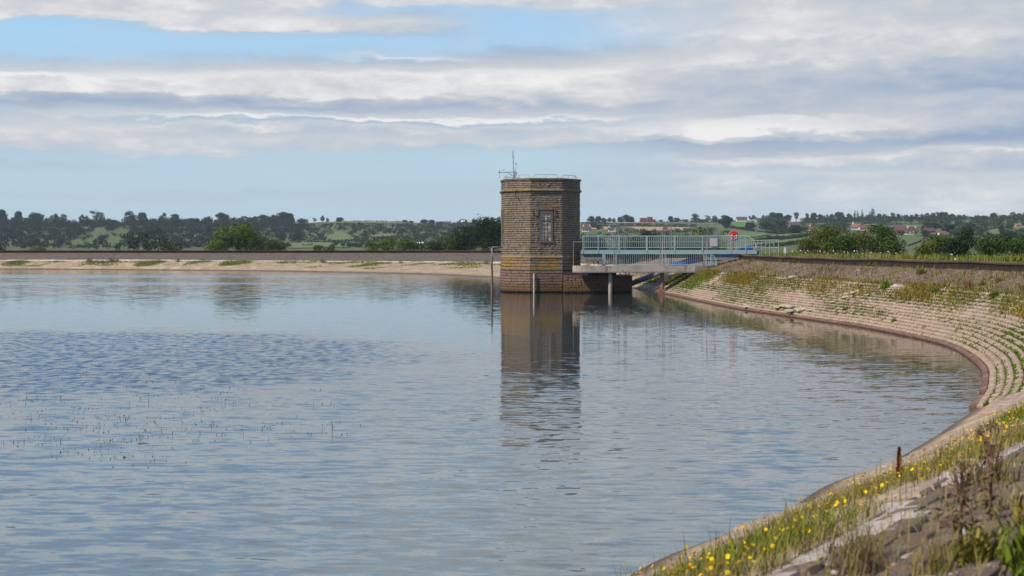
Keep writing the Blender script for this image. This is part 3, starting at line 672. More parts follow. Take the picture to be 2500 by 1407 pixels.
# weather mast on the roof
mx = Vector((TC.x - 2.35, TC.y - 1.3, 9.70)); mast = thing("mast", mx, "thin lattice weather mast with side arm and sensors on the tower roof", "mast")
m = MB()
for a in range(3): q_ = (.05 * math.cos(a * 2.1), .05 * math.sin(a * 2.1)); m.tube([(q_[0] - .02, q_[1], .75), (q_[0] * .5 - .06, q_[1] * .5, 2.6)], .013, 4)
for i in range(9): zz = .8 + i * .2; m.bar((-.07, 0, zz), (.05, 0, zz + .1), .014)
for zz in (1.05, 1.55, 1.95): m.box(-.09, .03, -.05, .05, zz, zz + .07)
m.build("lattice_pole", m_galv, mast)
m = MB(); m.tube([(0, 0, .8), (.16, .05, 0)], .03, 5); m.tube([(0, 0, .8), (-.02, -.1, 0)], .025, 5); m.tube([(.1, 0, .95), (.12, .1, 0)], .025, 5); m.build("leg", m_galv_d, mast)
m = MB(); m.bar((-1.3, 0, .68), (.05, 0, .72), .05); m.bar((-.5, 0, .67), (.1, 0, .32), .045); m.build("side_arm", m_rust, mast)
m = MB(); m.tube([(-1.22, 0, .2), (-1.24, 0, .86)], .02, 5); m.tube([(-1.24, 0, .78), (-.85, 0, .9)], .016, 5); m.box(-1.29, -1.19, -.05, .05, .76, .86); m.box(-.92, -.8, -.04, .04, .87, .94); m.box(-1.4, -1.2, -.02, .02, .63, .68); m.build("wind_vane", m_galv, mast)
m = MB(); m.tube([(.2, 0, .2), (.2, 0, 1.5)], .016, 5); m.box(.15, .25, -.05, .05, 1.38, 1.52); m.build("whip_aerial", m_galv, mast)
m = MB(); m.box(.08, .3, -.1, .1, .45, .78); m.build("instrument_box", m_galv, mast)
m = MB(); m.tube([(-.1, .04, 2.0), (-.12, .04, 2.45)], .01, 4); m.build("lightning_rod", m_galv_d, mast)

# low stone block beside the tower
blk = thing("stone_base", (7.7, 122.9, 0), "low dark wet stone block rising from the water beside the tower under the walkway", "stone base")
BX0, BX1, BY0, BY1 = 4.4, 10.25, 120.9, 125.3
m = MB(); m.box(BX0 - 7.7, BX1 - 7.7 - .05, BY0 + .05 - 122.9, BY1 - 122.9, -2, 1.50); m.build("block_core", m_core, blk)
m = MB(); m.box(BX0 - 7.7, 8.9 - 7.7, BY0 + .3 - 122.9, BY1 - 122.9 - .3, 1.5, 1.72); m.build("upper_step", m_core, blk)
m_bs = m_ts
BMm = []
zz = np.linspace(-.2, 1.5, 9)
for a, b_ in zip(zz[:-1], zz[1:]):
    for (p0, dir_, L_, nn) in [((BX0, BY0 + .05), (1, 0), BX1 - BX0 - .05, (0, -1)), ((BX1 - .05, BY0 + .05), (0, 1), BY1 - BY0, (1, 0))]:
        x = 0
        while x < L_ - .02:
            l = min(R.uniform(.4, .95), L_ - x); pr = R.uniform(.025, .06)
            u = np.array([*dir_, 0]); n = np.array([*nn, 0]); M = np.eye(4)
            if nn == (1, 0): u = u
            M[:3, 0] = u * (l - .02); M[:3, 1] = np.array([0, 0, b_ - a - .025]); M[:3, 2] = n * (pr + .04)
            M[:3, 3] = np.array([*p0, 0]) + u * (x + l / 2) + n * pr + np.array([0, 0, (a + b_) / 2]); BMm.append(M); x += l
tiles(blk, "stone", "stone_courses", [rough_block(40 + i, .11, .5) for i in range(3)], np.array(BMm), m_bs)
m = MB()
for x in (9.25, 9.75, 10.0): m.tube([(x - 7.7, -1.4, 1.45), (x - 7.75, -1.5, 1.62), (x - 7.68, -1.5, 1.78)], .05, 5)
m.build("bollard", m_rust, blk)

# ------------------------------------------------------------------ concrete walkway
m_conc, t, b = material("walkway_concrete", .85, .2); p = gpos(t); zc = t.sep(p)[2]
c = t.mix(t.step(t.noise(p, 1.5, 5, .65), .4, .65), (.40, .34, .29), (.30, .25, .21))
c = t.mix(t.math('MULTIPLY', t.step(t.noise(t.vec('MULTIPLY', p, (1.4, 1.4, .25)), 1.0, 4, .7), .56, .62), .8), c, (.19, .11, .06))
t.put(b.inputs['Base Color'], c); bump(t, b, t.noise(p, 15, 5, .7), .02)
WX0, WX1, WY0, WY1 = 5.2, 15.3, 118.9, 120.85; WT, WB = 2.34, 1.86
wk = thing("walkway", (WX0, WY0, 0), "low pale concrete walkway with rounded end running from the bank to the tower", "walkway")
rr_ = (WY1 - WY0) / 2
pl = [(WX0 + rr_ - rr_ * math.sin(a) - WX0 - .1, rr_ - rr_ * math.cos(a)) for a in [i * math.pi / 10 for i in range(11)]]
pl = [(x, y) for x, y in pl[::-1]]
plan = pl + [(WX1 - WX0, 0), (WX1 + 1.55 - WX0, .5), (WX1 + 1.6 - WX0, 2.3), (WX1 - WX0, rr_ * 2)]
mm = MB(); mm.prism(plan, WB, WT); sl = mm.build("deck", m_conc, wk)
mm = MB(); mm.prism([(x * 1.003 - .02, (y - rr_) * 1.03 + rr_) for x, y in plan], WB - .09, WB - .004); mm.build("soffit_edge", m_galv_d, wk)
mm = MB(); mm.box(11.7, 12.6, -.012, .02, WB + .03, WT - .03); mm.build("patch", m_rust, wk)
for px_c, zb in ((1490, -2.0), (1617, -.4)):
    x = (px_c - 1250) / FPX * 119.5 - WX0; mm = MB(); mm.tube([(x, .6, zb), (x, .6, WB - .01)], .17, 10)
    if zb > -1: mm.box(x - .3, x + .3, .3, .9, -.5, .42)
    mm.build("support_post", m_rust if zb > -1 else m_conc, wk)
x = (1650 - 1250) / FPX * 119.5 - WX0; mm = MB(); mm.tube([(x, .5, .9), (x, .5, WB)], .035, 6); mm.build("support_post", m_galv_d, wk)

m_blue = noisy("pale_blue_paint", (.235, .345, .36), (.18, .275, .295), 3, .5, .4, None, .01, (.30, .33, .30), 3.0)
m_blue2 = noisy("faded_blue_paint", (.35, .445, .45), (.265, .35, .36), 3, .5, .4)
def xat(px, dist): return (px - 1250) / FPX * dist
# blue parapet of the walkway
LY = 120.6
lo = thing("walkway_railing", (xat(1473, LY), LY, WT), "lower pale blue barred railing with curved end, on the concrete walkway", "railing")
x0, x1 = 0, xat(1736, LY) - xat(1473, LY)
mm = MB(); mm.tube([(x0, 0, 1.0), (x1 - .1, 0, 1.0), (x1 + .22, 0, .86), (x1 + .42, 0, .55), (x1 + .48, 0, .2), (x1 + .48, 0, -.05)], .035, 6); mm.build("top_rail", m_blue2, lo)
mm = MB(); mm.bar((x0, 0, .08), (x1 + .46, 0, .08), .05); mm.build("bottom_rail", m_blue2, lo)
mm = MB(); mm.box(-.1, .16, -.03, .03, 0, 1.02); mm.build("end_panel", m_blue, lo)
for i in range(4):
    x = [.0, 1.12, 5.25, x1][i]; mm = MB(); mm.bar((x, 0, 0), (x, 0, 1.0), .075); mm.build("post", m_blue, lo)
nb_ = 56; bm0 = MB().bar((0, 0, .09), (0, 0, .98), .026).mesh("bar"); bm0.materials.append(m_blue2)
for i in range(nb_):
    o = bpy.data.objects.new("bar", bm0); COL.objects.link(o); o.parent = lo; o.location.x = .2 + i * (x1 - .25) / (nb_ - 1)
mm = MB()
for i, (xx, h) in enumerate(((.1, .90), (.25, .80), (.38, .58))): mm.bar((x1 + xx, 0, .09), (x1 + xx, 0, h), .03)
mm.build("end_bars", m_blue2, lo)
mm = MB(); mm.tube([(x1 - .05, .9, 1.0), (x1 + .22, .9, .9), (x1 + .42, .9, .55), (x1 + .5, .9, 0)], .035, 6); mm.bar((x1 + .1, .9, 0), (x1 + .1, .9, .95), .03); mm.bar((x1 + .3, .9, 0), (x1 + .3, .9, .75), .03); mm.build("rear_end", m_blue2, lo)
# tall thin scaffold rail in front of the walkway
sc = thing("scaffold_rail", (xat(1400, 119), 119.05, WT), "tall thin grey scaffold rail standing along the front edge of the concrete walkway", "scaffold rail")
mm = MB(); xe = xat(1724, 119) - xat(1400, 119); mm.tube([(0, 0, 2.0), (xe, 0, 2.02)], .022, 5); mm.build("rail", m_galv, sc)
for pxp, w_ in ((1400, .022), (1499, .05), (1504, .05), (1612, .05), (1617, .04), (1724, .03)):
    x = xat(pxp, 119) - xat(1400, 119); mm = MB(); mm.tube([(x, 0, 0), (x, 0, 2.03)], w_ * .8, 5); mm.build("post", m_galv_d if w_ > .04 else m_galv, sc)
x = xat(1719, 119) - xat(1400, 119); mm = MB(); mm.tube([(x - .25, 0, 1.4), (x - .1, 0, .95), (x + .05, 0, .6), (x + .25, 0, -.45)], .03, 5); mm.build("hanging_strap", m_galv, sc)
mm = MB(); mm.box(x - .1, x + .1, .02, .1, .05, .95); mm.build("grey_panel", m_galv_d, sc)
# sluice gear
sg = thing("sluice_gear", (xat(1453, 120.2), 120.1, WT), "small rusty sluice spindle gear on the walkway beside the blue end panel", "valve gear")
mm = MB(); mm.box(-.65, .72, -.25, .25, .42, .50); mm.build("crosshead", m_rust, sg)
mm = MB()
for x in (-.6, -.1, .3, .6): mm.bar((x, 0, 0), (x, 0, .42), .05)
mm.build("frame_legs", m_rust, sg)
mm = MB(); mm.tube([(-.15, 0, .5), (-.15, 0, .66)], .05, 6); mm.box(.08, .32, -.1, .1, .5, .62); mm.build("spindle_head", m_galv_d, sg)

# ------------------------------------------------------------------ footbridge
BA, BB = Vector((6.05, 122.9)), Vector((20.75, 120.7)); DK = 3.72
bdir = (BB - BA).normalized(); BL = (BB - BA).length; brz = math.atan2(bdir.y, bdir.x)
br = thing("footbridge", (BA.x, BA.y, 0), "pale blue steel footbridge with barred parapets from the bank to the tower", "footbridge", rz=brz)
m_deck = noisy("deck_boards", (.16, .14, .11), (.10, .09, .07), 4)
m_girder = noisy("grey_girder", (.19, .21, .235), (.13, .145, .16), 2, .6, .3)
m_dark = noisy("underside_steel", (.05, .048, .046), (.035, .033, .032), 2)
mm = MB(); mm.box(0, BL + .4, .08, 1.52, DK - .2, DK - .12); mm.build("deck", m_deck, br)
for y in (0, 1.6):
    mm = MB(); mm.box(-.1, BL + .05, y - .03, y + .03, DK - .40, DK - .05); mm.build("edge_beam", m_blue, br)
mm = MB(); mm.box(.1, BL - 3.4, .25, .40, DK - .74, DK - .42); mm.box(.1, BL - 3.4, 1.2, 1.35, DK - .74, DK - .42); mm.box(-.1, BL + .2, .1, 1.5, DK - .42, DK - .21); mm.build("main_girder", m_dark, br)
mm = MB(); mm.box(.05, 1.9, .18, .245, DK - .86, DK - .43); mm.build("haunch_plate", m_girder, br)
mm = MB(); mm.box(BL - 4.4, BL - 1.5, .18, .245, DK - .84, DK - .46); mm.box(BL - 4.4, BL - 1.9, .10, .3, DK - .91, DK - .845); mm.build("haunch_plate", m_girder, br)
for i in range(8): mm = MB(); x = .8 + i * 1.85; mm.tube([(x, .09, DK - .56), (x, .09, DK - .43)], .04, 6); mm.build("bolt_head", m_galv_d, br)
mm = MB(); mm.box(BL - 1.0, BL + .1, .2, 1.4, DK - .68, DK - .43); mm.build("bearing_block", m_dark, br)
mm = MB(); mm.tube([(BL - .35, .05, DK - .5), (BL - .2, -.02, DK - .62), (BL - .05, .0, DK - .45), (BL - .15, .05, DK - .33)], .06, 6); mm.build("bearing_chain", m_black, br)
bar_me = MB().bar((0, 0, DK + .14), (0, 0, DK + 1.12), .023).mesh("bar"); bar_me.materials.append(m_blue2)
def ppx(px): return (xat(px, 121.8) - BA.x) / math.cos(brz)
posts = [ppx(q_) for q_ in (1425, 1462, 1511, 1579, 1646, 1713, 1781, 1816)]
XC = BL - 1.05                                    # where the top rail starts to curve down
def railtop(x): 
    if x < XC: return 1.13
    q_ = min(1, (x - XC) / 1.05); return .10 + 1.03 * math.sqrt(max(0, 1 - q_ ** 2.0))
for y in (0, 1.6):
    mm = MB(); pts = [(0, y, DK + 1.13), (XC, y, DK + 1.13)] + [(XC + 1.05 * math.sin(a), y, DK + .10 + 1.03 * math.cos(a)) for a in [i * math.pi / 20 for i in range(1, 11)]]
    mm.tube(pts, .042, 6); mm.build("top_rail", m_blue2, br)
    mm = MB(); mm.bar((0, y, DK + .14), (BL - .02, y, DK + .14), .05, .045); mm.build("lower_rail", m_blue2, br)
    for x in posts:
        mm = MB(); mm.bar((x, y - .045, DK - .38), (x, y - .045, DK + railtop(x)), .085, .05); mm.build("post", m_blue, br)
    n_ = 92
    for i in range(n_):
        x = .08 + i * (BL - .2) / n_
        if y == 0 and x > XC + .1:
            mm = MB(); mm.bar((x, y, DK + .14), (x, y, DK + railtop(x)), .034); mm.build("bar", m_blue2, br); continue
        if y > 0 and x > XC: continue
        o = bpy.data.objects.new("bar", bar_me); COL.objects.link(o); o.parent = br; o.location.y = y; o.location.x = x + (.06 if y else 0)
m_sign = noisy("lilac_grey_panel", (.46, .43, .47), (.40, .38, .42), 2, .5)
sgn = thing("notice_board", (xat(1742, 121.0), 121.05, DK + .27), "blank pale lilac grey board fixed to the bridge parapet left of the lifebuoy", "board")
mm = MB(); mm.box(-.33, .33, -.02, .02, 0, .68); mm.build("board_face", m_sign, sgn); mm = MB(); mm.box(-.2, -.15, .021, .05, .1, .6); mm.box(.15, .2, .021, .05, .1, .6); mm.build("bracket", m_galv_d, sgn)
# tall frames behind the bridge
sf = thing("gantry_rail", (xat(1418, 124.2), 124.3, DK - .3), "tall thin grey rail on paired posts rising behind the blue bridge parapet", "scaffold rail")
xs = lambda q_: xat(q_, 124.2) - xat(1418, 124.2)
mm = MB(); mm.tube([(0, 0, 2.62), (xs(1747), 0, 2.55)], .045, 5); mm.build("rail", m_galv, sf)
for q_ in (1510, 1525, 1529, 1619, 1623, 1636, 1640, 1727, 1747): mm = MB(); mm.tube([(xs(q_), 0, -1.5), (xs(q_), 0, 2.58)], .034, 5); mm.build("post", m_galv_d, sf)

# lifebuoy housing
m_red = noisy("red_plastic", (.62, .018, .014), (.50, .012, .012), 2, .4, .5)
m_red2 = noisy("dark_red_post", (.28, .02, .02), (.22, .015, .015), 2, .6)
lb = thing("lifebuoy_station", (xat(1791, 123.6), 123.6, ZB), "red lifebuoy housing with white marks on a dark red post behind the bridge end", "lifebuoy station")
mm = MB(); mm.box(-.05, .05, -.05, .05, -.3, 1.5); mm.build("post", m_red2, lb)
bw, bh = .37, .86; zc = 2.03
pts = []
for i in range(24):
    a = i * 2 * math.pi / 24; ca, sa = math.cos(a), math.sin(a); e = .5
    pts.append((bw * math.copysign(abs(ca) ** e, ca), zc + bh / 2 * math.copysign(abs(sa) ** e, sa) ))
mm = MB(); n = len(pts); vs = [(x * f, y, zc + (z_ - zc) * f) for y, f in ((.16, .96), (-.10, 1), (-.17, .86)) for x, z_ in pts]
fs = [tuple(range(n))[::-1][::-1], tuple(range(2 * n, 3 * n))[::-1]] + [(r_ * n + i, r_ * n + (i + 1) % n, (r_ + 1) * n + (i + 1) % n, (r_ + 1) * n + i) for r_ in range(2) for i in range(n)]
mm.add(vs, fs); mm.build("housing", m_red, lb)
mm = MB(); mm.tube([(.24 * math.cos(a), -.19, zc - .06 + .24 * math.sin(a)) for a in [i * math.pi / 10 for i in range(21)]], .055, 8); ring_ = mm.build("ring", m_red, lb)
for s_ in (-1, 1):
    mm = MB(); mm.tube([(s_ * .235 * math.cos(a), -.215, zc - .06 + .25 * math.sin(a)) for a in [math.radians(-42 + 84 * i / 6) for i in range(7)]], .058, 8); mm.build("white_band", m_white, ring_)
mm = MB(); mm.box(.355, .385, -.08, .12, zc - .1, zc + .36); mm.build("reflective_strip", m_white, lb)
# galvanised guard rail along the crest
g0 = Vector((20.95, 121.2, ZW)); g1 = onz(1901, 625, ZW)
gr = thing("guard_rail", g0, "short galvanised two bar guard rail on the crest wall at the bridge landing", "guard rail")
dv = g1 - g0
mm = MB(); mm.tube([(-.45, .1, 1.2), dv + Vector((0, 0, 1.16)), dv + Vector((.03, 0, 1.1))], .035, 6); mm.build("top_rail", m_galv, gr)
mm = MB(); mm.tube([(-.45, .1, .66), dv + Vector((0, 0, .60))], .03, 6); mm.build("mid_rail", m_galv, gr)
for i in range(6): q_ = dv * (i / 5); mm = MB(); mm.tube([q_ + Vector((0, 0, -.05)), q_ + Vector((0, 0, 1.18))], .03, 6); mm.build("post", m_galv, gr)
# marker post
mp_ = ond(1916, 623, 104); mk = thing("marker_post", (mp_.x, mp_.y, ZB), "small white marker plate on two grey legs in the grass beside the guard rail", "marker post")
mm = MB(); mm.box(-.07, -.03, -.02, .02, -.1, .9); mm.box(.04, .08, -.02, .02, -.1, .9); mm.build("leg", m_galv, mk)
mm = MB(); mm.box(-.07, .08, -.05, -.022, .62, 1.05); mm.build("plate", m_white, mk)

# blue hose
m_hose, t, b = material("blue_hose", .45, .4); p = gpos(t)
t.put(b.inputs['Base Color'], t.mix(t.step(t.noise(p, 1.1, 3), .4, .6), (.018, .07, .36), (.03, .10, .42)))
m_hose2 = noisy("faded_lilac_hose", (.30, .27, .30), (.24, .20, .20), 2, .7, .3, None, .01, (.18, .22, .50), .9)
def hose(pts, r, mat, name, parent, ribs=0):
    P = [Vector(q_) for q_ in pts]; out = []; rad = []
    for i in range(len(P) - 1):
        p0, p1, p2, p3 = P[max(0, i - 1)], P[i], P[i + 1], P[min(len(P) - 1, i + 2)]
        for k in range(14):
            f = k / 14; out.append(.5 * (2 * p1 + (p2 - p0) * f + (2 * p0 - 5 * p1 + 4 * p2 - p3) * f * f + (3 * p1 - p0 - 3 * p2 + p3) * f ** 3)); rad.append(r * (1 + (ribs if len(out) % 2 else 0)))
    out.append(P[-1]); rad.append(r); m_ = MB(); m_.tube(out, rad, 12); return m_.build(name, mat, parent, smooth=True)
hs = thing("blue_hose", (0, 0, 0), "thick ribbed blue hose lying down the bank behind the walkway railing", "hose")
hose([ond(1835, 607, 124.6), ond(1815, 611, 124.4), ond(1790, 621, 123.8), ond(1760, 629, 123.2), ond(1725, 631, 122.6), ond(1690, 636, 122.4), ond(1662, 645, 122.3), ond(1640, 650.5, 122.3)], .26, m_hose, "hose_section", hs, .07)
hose([ond(1640, 650.5, 122.3), ond(1622, 660, 122.6), ond(1600, 670, 123.4), ond(1572, 681, 124.4), ond(1545, 691, 125.6), ond(1520, 703, 127)], .24, m_hose2, "lower_section", hs, 0)
m_ = MB(); a, b_ = ond(1650, 647, 122.3), ond(1632, 653, 122.3); m_.tube([a, b_], .30, 10); m_.build("coupling", m_hose, hs)
# blue drum hose coil on the crest at the bridge end
# posts in the water
pw = thing("standpipe", (xat(1201, 125.6), 125.6, 0), "grey standpipe rising from the water left of the tower and bent across to it", "pipe")
mm = MB(); mm.tube([(0, 0, 1.9), (0, 0, 3.80), (.05, 0, 3.88), (.15, 0, 3.90), (1.0, 0, 3.90)], .075, 8); mm.build("upper_pipe", m_galv_d, pw, smooth=True)
mm = MB(); mm.tube([(0, 0, -2), (0, 0, 1.9)], .095, 8); mm.build("lower_pipe", m_rust, pw)
mm = MB(); mm.tube([(0, 0, 2.8), (0, 0, 2.95)], .105, 8); mm.build("collar", m_galv_d, pw)
n, u = face_frame(0); gx = xat(1303, 121.5)
gb_ = thing("gauge_pole", (gx, 121.55, 0), "slim pale gauge pole against the water-stained foot of the tower", "pole")
mm = MB(); mm.box(-.05, .05, -.04, .04, -1.5, 1.68); mm.build("pole_shaft", m_white, gb_); mm = MB(); mm.box(-.16, .05, .02, .5, 1.28, 1.34); mm.build("bracket", m_galv_d, gb_)
# ------------------------------------------------------------------ foliage builders
def leaves(C, N, size, jit=.5, asp=1.0, seed=0):
    """quads at C facing roughly N"""
    rg = np.random.default_rng(seed); n = len(C)
    N = N + rg.normal(0, jit, (n, 3)); N /= np.linalg.norm(N, axis=1)[:, None] + 1e-9
    A = np.cross(N, rg.normal(0, 1, (n, 3))); A /= np.linalg.norm(A, axis=1)[:, None] + 1e-9; B = np.cross(N, A)
    s = (size * rg.uniform(.6, 1.35, n))[:, None] * .5
    A *= s * asp; B *= s
    V = np.stack([C - A * .9, C - B, C + A, C + B * .9], 1).reshape(-1, 3); F = np.arange(n * 4).reshape(-1, 4)
    return V, F
def crown_pts(lobes, per, seed, shell=.55):
    rg = np.random.default_rng(seed); Cs, Ns = [], []
    for (x, y, z, rx, ry, rz) in lobes:
        n = int(per * (rx * ry * rz) ** (2 / 3.)); d_ = rg.normal(0, 1, (n, 3)); d_ /= np.linalg.norm(d_, axis=1)[:, None]
        r_ = shell + (1 - shell) * rg.random(n) ** .7; r_ *= 1 + .24 * np.sin(d_[:, 0] * 7 + x * 3) * np.sin(d_[:, 2] * 6 + z) * np.sin(d_[:, 1] * 5 + 1.3)
        Cs.append(np.array([x, y, z]) + d_ * r_[:, None] * np.array([rx, ry, rz])); Ns.append(d_ / np.array([rx, ry, rz]) * min(rx, rz))
    return np.vstack(Cs), np.vstack(Ns)
def random_lobes(seed, w, h, z0, n, spread=.34, lr=(.2, .34), flat=.8):
    rr = random.Random(seed); L = [(0, 0, z0 + (h - z0) * .5, w * .30, w * .30, (h - z0) * .42)]
    for i in range(n):
        a = rr.uniform(0, 6.28); u = rr.random(); r_ = w * rr.uniform(*lr); zz = z0 + (h - z0) * (.18 + .72 * u); k = math.sqrt(max(.05, 1 - ((u - .35) / .75) ** 2))
        q_ = w * spread * k * rr.uniform(.55, 1.05); rz_ = min(r_ * flat, (h - zz) + r_ * .15)
        L.append((q_ * math.cos(a), q_ * math.sin(a), min(zz, h - rz_ * .9), r_, r_, rz_))
    return L
def trunk_mesh(seed, h, r, w, nl=4, z0=0):
    rr = random.Random(seed); m = MB(); top = h * .62; bend = [(0, 0, z0 - .4)] + [(rr.uniform(-.04, .04) * h, rr.uniform(-.04, .04) * h, z0 + top * i / 3) for i in (1, 2, 3)]
    m.tube(bend, [r * 1.25, r, r * .8, r * .4], 6)
    for i in range(nl):
        a = i * 2.4 + rr.random(); b0 = Vector(bend[2 if i % 2 else 1]); e = b0 + Vector((math.cos(a) * w * .33, math.sin(a) * w * .33, h * rr.uniform(.18, .34)))
        m.tube([b0, b0.lerp(e, .5) + Vector((0, 0, h * .03)), e], [r * .5, r * .34, r * .12], 5)
    return m
m_bark = noisy("bark", (.075, .058, .042), (.05, .04, .03), 4)
L_far = [leafy("hill_foliage", [(.022,.040,.014),(.036,.058,.018),(.05,.074,.022),(.042,.050,.022)]), leafy("hill_foliage_deep", [(.016,.032,.013),(.028,.048,.017),(.040,.060,.021),(.036,.042,.02)]), leafy("hill_foliage_light", [(.045,.072,.02),(.06,.09,.026),(.07,.10,.034)])]
L_dark = leafy("dark_bush_leaf", [(.010,.023,.006),(.018,.036,.009),(.028,.050,.012),(.036,.062,.014)])
L_olive = leafy("olive_bush_leaf", [(.048,.066,.007),(.086,.104,.011),(.12,.135,.017),(.066,.082,.010)])
L_bright = leafy("bright_bush_leaf", [(.055,.088,.008),(.092,.128,.012),(.125,.155,.018),(.075,.105,.013)])
L_mid = leafy("green_bush_leaf", [(.028,.055,.009),(.05,.084,.012),(.072,.11,.016)])
L_thorn = leafy("hill_scrub_leaf", [(.040,.050,.022),(.058,.064,.026),(.03,.047,.017),(.072,.064,.034)])

# far tree kinds (unit height 10 m)
def far_kind(seed, w, h, z0, nl, per, leaf, mat, gap=False, lobes=None):
    lob = lobes or random_lobes(seed, w, h, z0, nl, .38 if gap else .33, (.13, .23) if gap else (.13, .27))
    C, N = crown_pts(lob[1:] if gap else lob, per, seed); V, F = leaves(C, N, leaf, .7, 1.0, seed)
    me = npmesh("crown", V, F); me.materials.append(mat); tm = trunk_mesh(seed, h, .032 * h, w, 4).mesh("trunk"); tm.materials.append(m_bark); return me, tm
KINDS = {
 'round': [far_kind(1, 11, 10, .2, 17, 24, .85, L_far[0]), far_kind(2, 12, 10, .4, 18, 24, .85, L_far[1]), far_kind(14, 12, 10, .6, 15, 22, .85, L_far[0]), far_kind(15, 10, 10, .2, 19, 24, .85, L_far[1])],
 'airy': [far_kind(3, 11, 10, 1.4, 12, 30, .75, L_far[0], True), far_kind(4, 10, 10, 1.8, 11, 30, .75, L_far[1], True)],
 'tall': [far_kind(5, 7, 10, .5, 9, 24, .85, L_far[0]), far_kind(6, 6.5, 10, .8, 9, 24, .85, L_far[2])],
 'poplar': [far_kind(7, 3, 10, .6, 0, 30, .6, L_far[1], lobes=[(0,0,2.2,1.1,1.1,2.0),(0.1,0,4.6,1.25,1.2,2.4),(0,.1,7.0,.95,.95,2.0),(0,0,8.9,.5,.5,1.2)])],
 'lean': [far_kind(8, 9, 10, 3.6, 7, 24, .75, L_far[1], True, [(0,0,5,1,1,1),(-2.8,0,8.6,1.8,1.6,1.0),(-.6,.3,8.0,2.4,2.0,1.4),(1.8,0,6.8,2.6,2.0,1.8),(.4,0,5.4,2.8,2.2,1.4),(2.8,0,5.0,1.8,1.6,1.4),(-1.0,0,4.2,1.6,1.5,1.0)])],
 'bush': [far_kind(9, 12, 10, 0.2, 9, 20, .95, L_far[0]), far_kind(10, 13, 10, 0.2, 9, 20, .95, L_far[2]), far_kind(11, 12, 10, .2, 9, 20, .95, L_thorn)]}
def far_tree(px, top, wpx, base, kind, label, group, v=0, dist=None):
    if dist is None: P = hillpt(px, base) if base < 606 else hillpt(px, 604)
    else: P = Vector(((px - 1250) / FPX * dist, dist, float(hland((px - 1250) / FPX * dist, dist))))
    ztop = CAMZ + (602.5 - top) / FPX * P.y; h = max(2.5, ztop - P.z); width = wpx / FPX * P.y
    me, tm = KINDS[kind][v % len(KINDS[kind])]
    nat = max(v_.co.x for v_ in me.vertices) - min(v_.co.x for v_ in me.vertices)
    o = thing("tree" if kind != 'bush' else "bush", P, label, "tree" if kind != 'bush' else "bush", group, rz=R.choice((0, math.pi)) if kind == 'lean' else (R.uniform(-.5, .5) + (math.pi if v % 3 == 1 else 0)))
    if kind == 'lean': o.rotation_euler.z = 0
    s_ = width / nat * 1.06; o.scale = (s_, s_, h / 10.0)
    link("crown", me, None, o); link("trunk", tm, None, o); return o
GL, GR = "trees along the left skyline", "trees along the right skyline"
left = [(3,512,34,'round',"round dark tree cut off by the left edge of the picture, on the skyline"),(45,516,26,'round',"small domed tree on the skyline, first from the left edge standing clear"),(88,519,40,'round',"broad low domed tree on the left skyline, between the small dome and the see-through pair"),
 (133,521,24,'airy',"left tree of the see-through pair on the left skyline"),(154,523,22,'airy',"right tree of the see-through pair on the left skyline"),(200,523,16,'airy',"small flat-topped tree just left of the ragged leaning tree on the skyline"),(213,526,12,'tall',"tiny tree tucked against the ragged leaning tree on the left skyline"),
 (238,513,38,'lean',"ragged tree leaning left, tallest of the left skyline"),(321,516,34,'airy',"dark spreading tree on the skyline above the dark dying tree on the bank"),(349,519,28,'round',"paler rounded tree touching the dark spreading one on the left skyline"),(398,520,20,'airy',"lone small see-through tree with bare stem, left one of two on the skyline"),
 (426,520,22,'tall',"lone small tree with full crown, right one of two on the skyline"),(481,533,16,'round',"very small round tree left of the tall dome on the skyline"),(512,528,24,'airy',"medium tree adjoining the tall dome on its left, on the left skyline"),(543,519,36,'round',"tall dome-shaped tree on the skyline above the bright round bush"),
 (570,532,16,'round',"low tree in the dip right of the tall dome on the skyline"),(592,528,32,'airy',"flat loose tree at the start of the long skyline clump"),(618,528,30,'airy',"second flat loose tree in the long skyline clump, with sky showing through"),(645,524,34,'round',"broad full tree in the middle of the long skyline clump"),(672,524,28,'airy',"open tree right of the middle of the long skyline clump"),
 (690,518,40,'round',"highest dark tree of the long skyline clump"),(708,521,30,'round',"last dark tree at the right end of the long skyline clump"),(768,531,11,'lean',"small wind-bent tree, left one of three on the bare ridge"),(787,526,12,'airy',"thin see-through tree, middle one of three on the bare ridge"),(800,532,9,'tall',"tiniest tree, right one of three on the bare ridge"),
 (830,531,19,'round',"small yellowish rounded tree alone where the ridge hedge begins"),(988,537,14,'round',"small round tree at the right end of the ridge hedge"),(1005,540,14,'bush',"low bush on the ridge left of the farm trees"),(1037,536,24,'round',"domed tree beside the grey roofed farm barn, left of the pair"),(1055,537,20,'round',"domed tree beside the grey roofed farm barn, right of the pair"),(1130,535,22,'round',"arched tree over the white farm shed on the ridge"),(1158,536,22,'round',"dark ridge tree partly behind the big evergreen by the tower"),(1185,535,22,'round',"furthest right ridge tree left of the tower, above the evergreen")]
for i, (px, top, w_, k, lab) in enumerate(left):
    base = float(np.interp(px, RP[:, 0], RP[:, 1])) + (3 if px < 720 else 1.5); far_tree(px, top, w_, base, k, lab, GL, i, 1460)
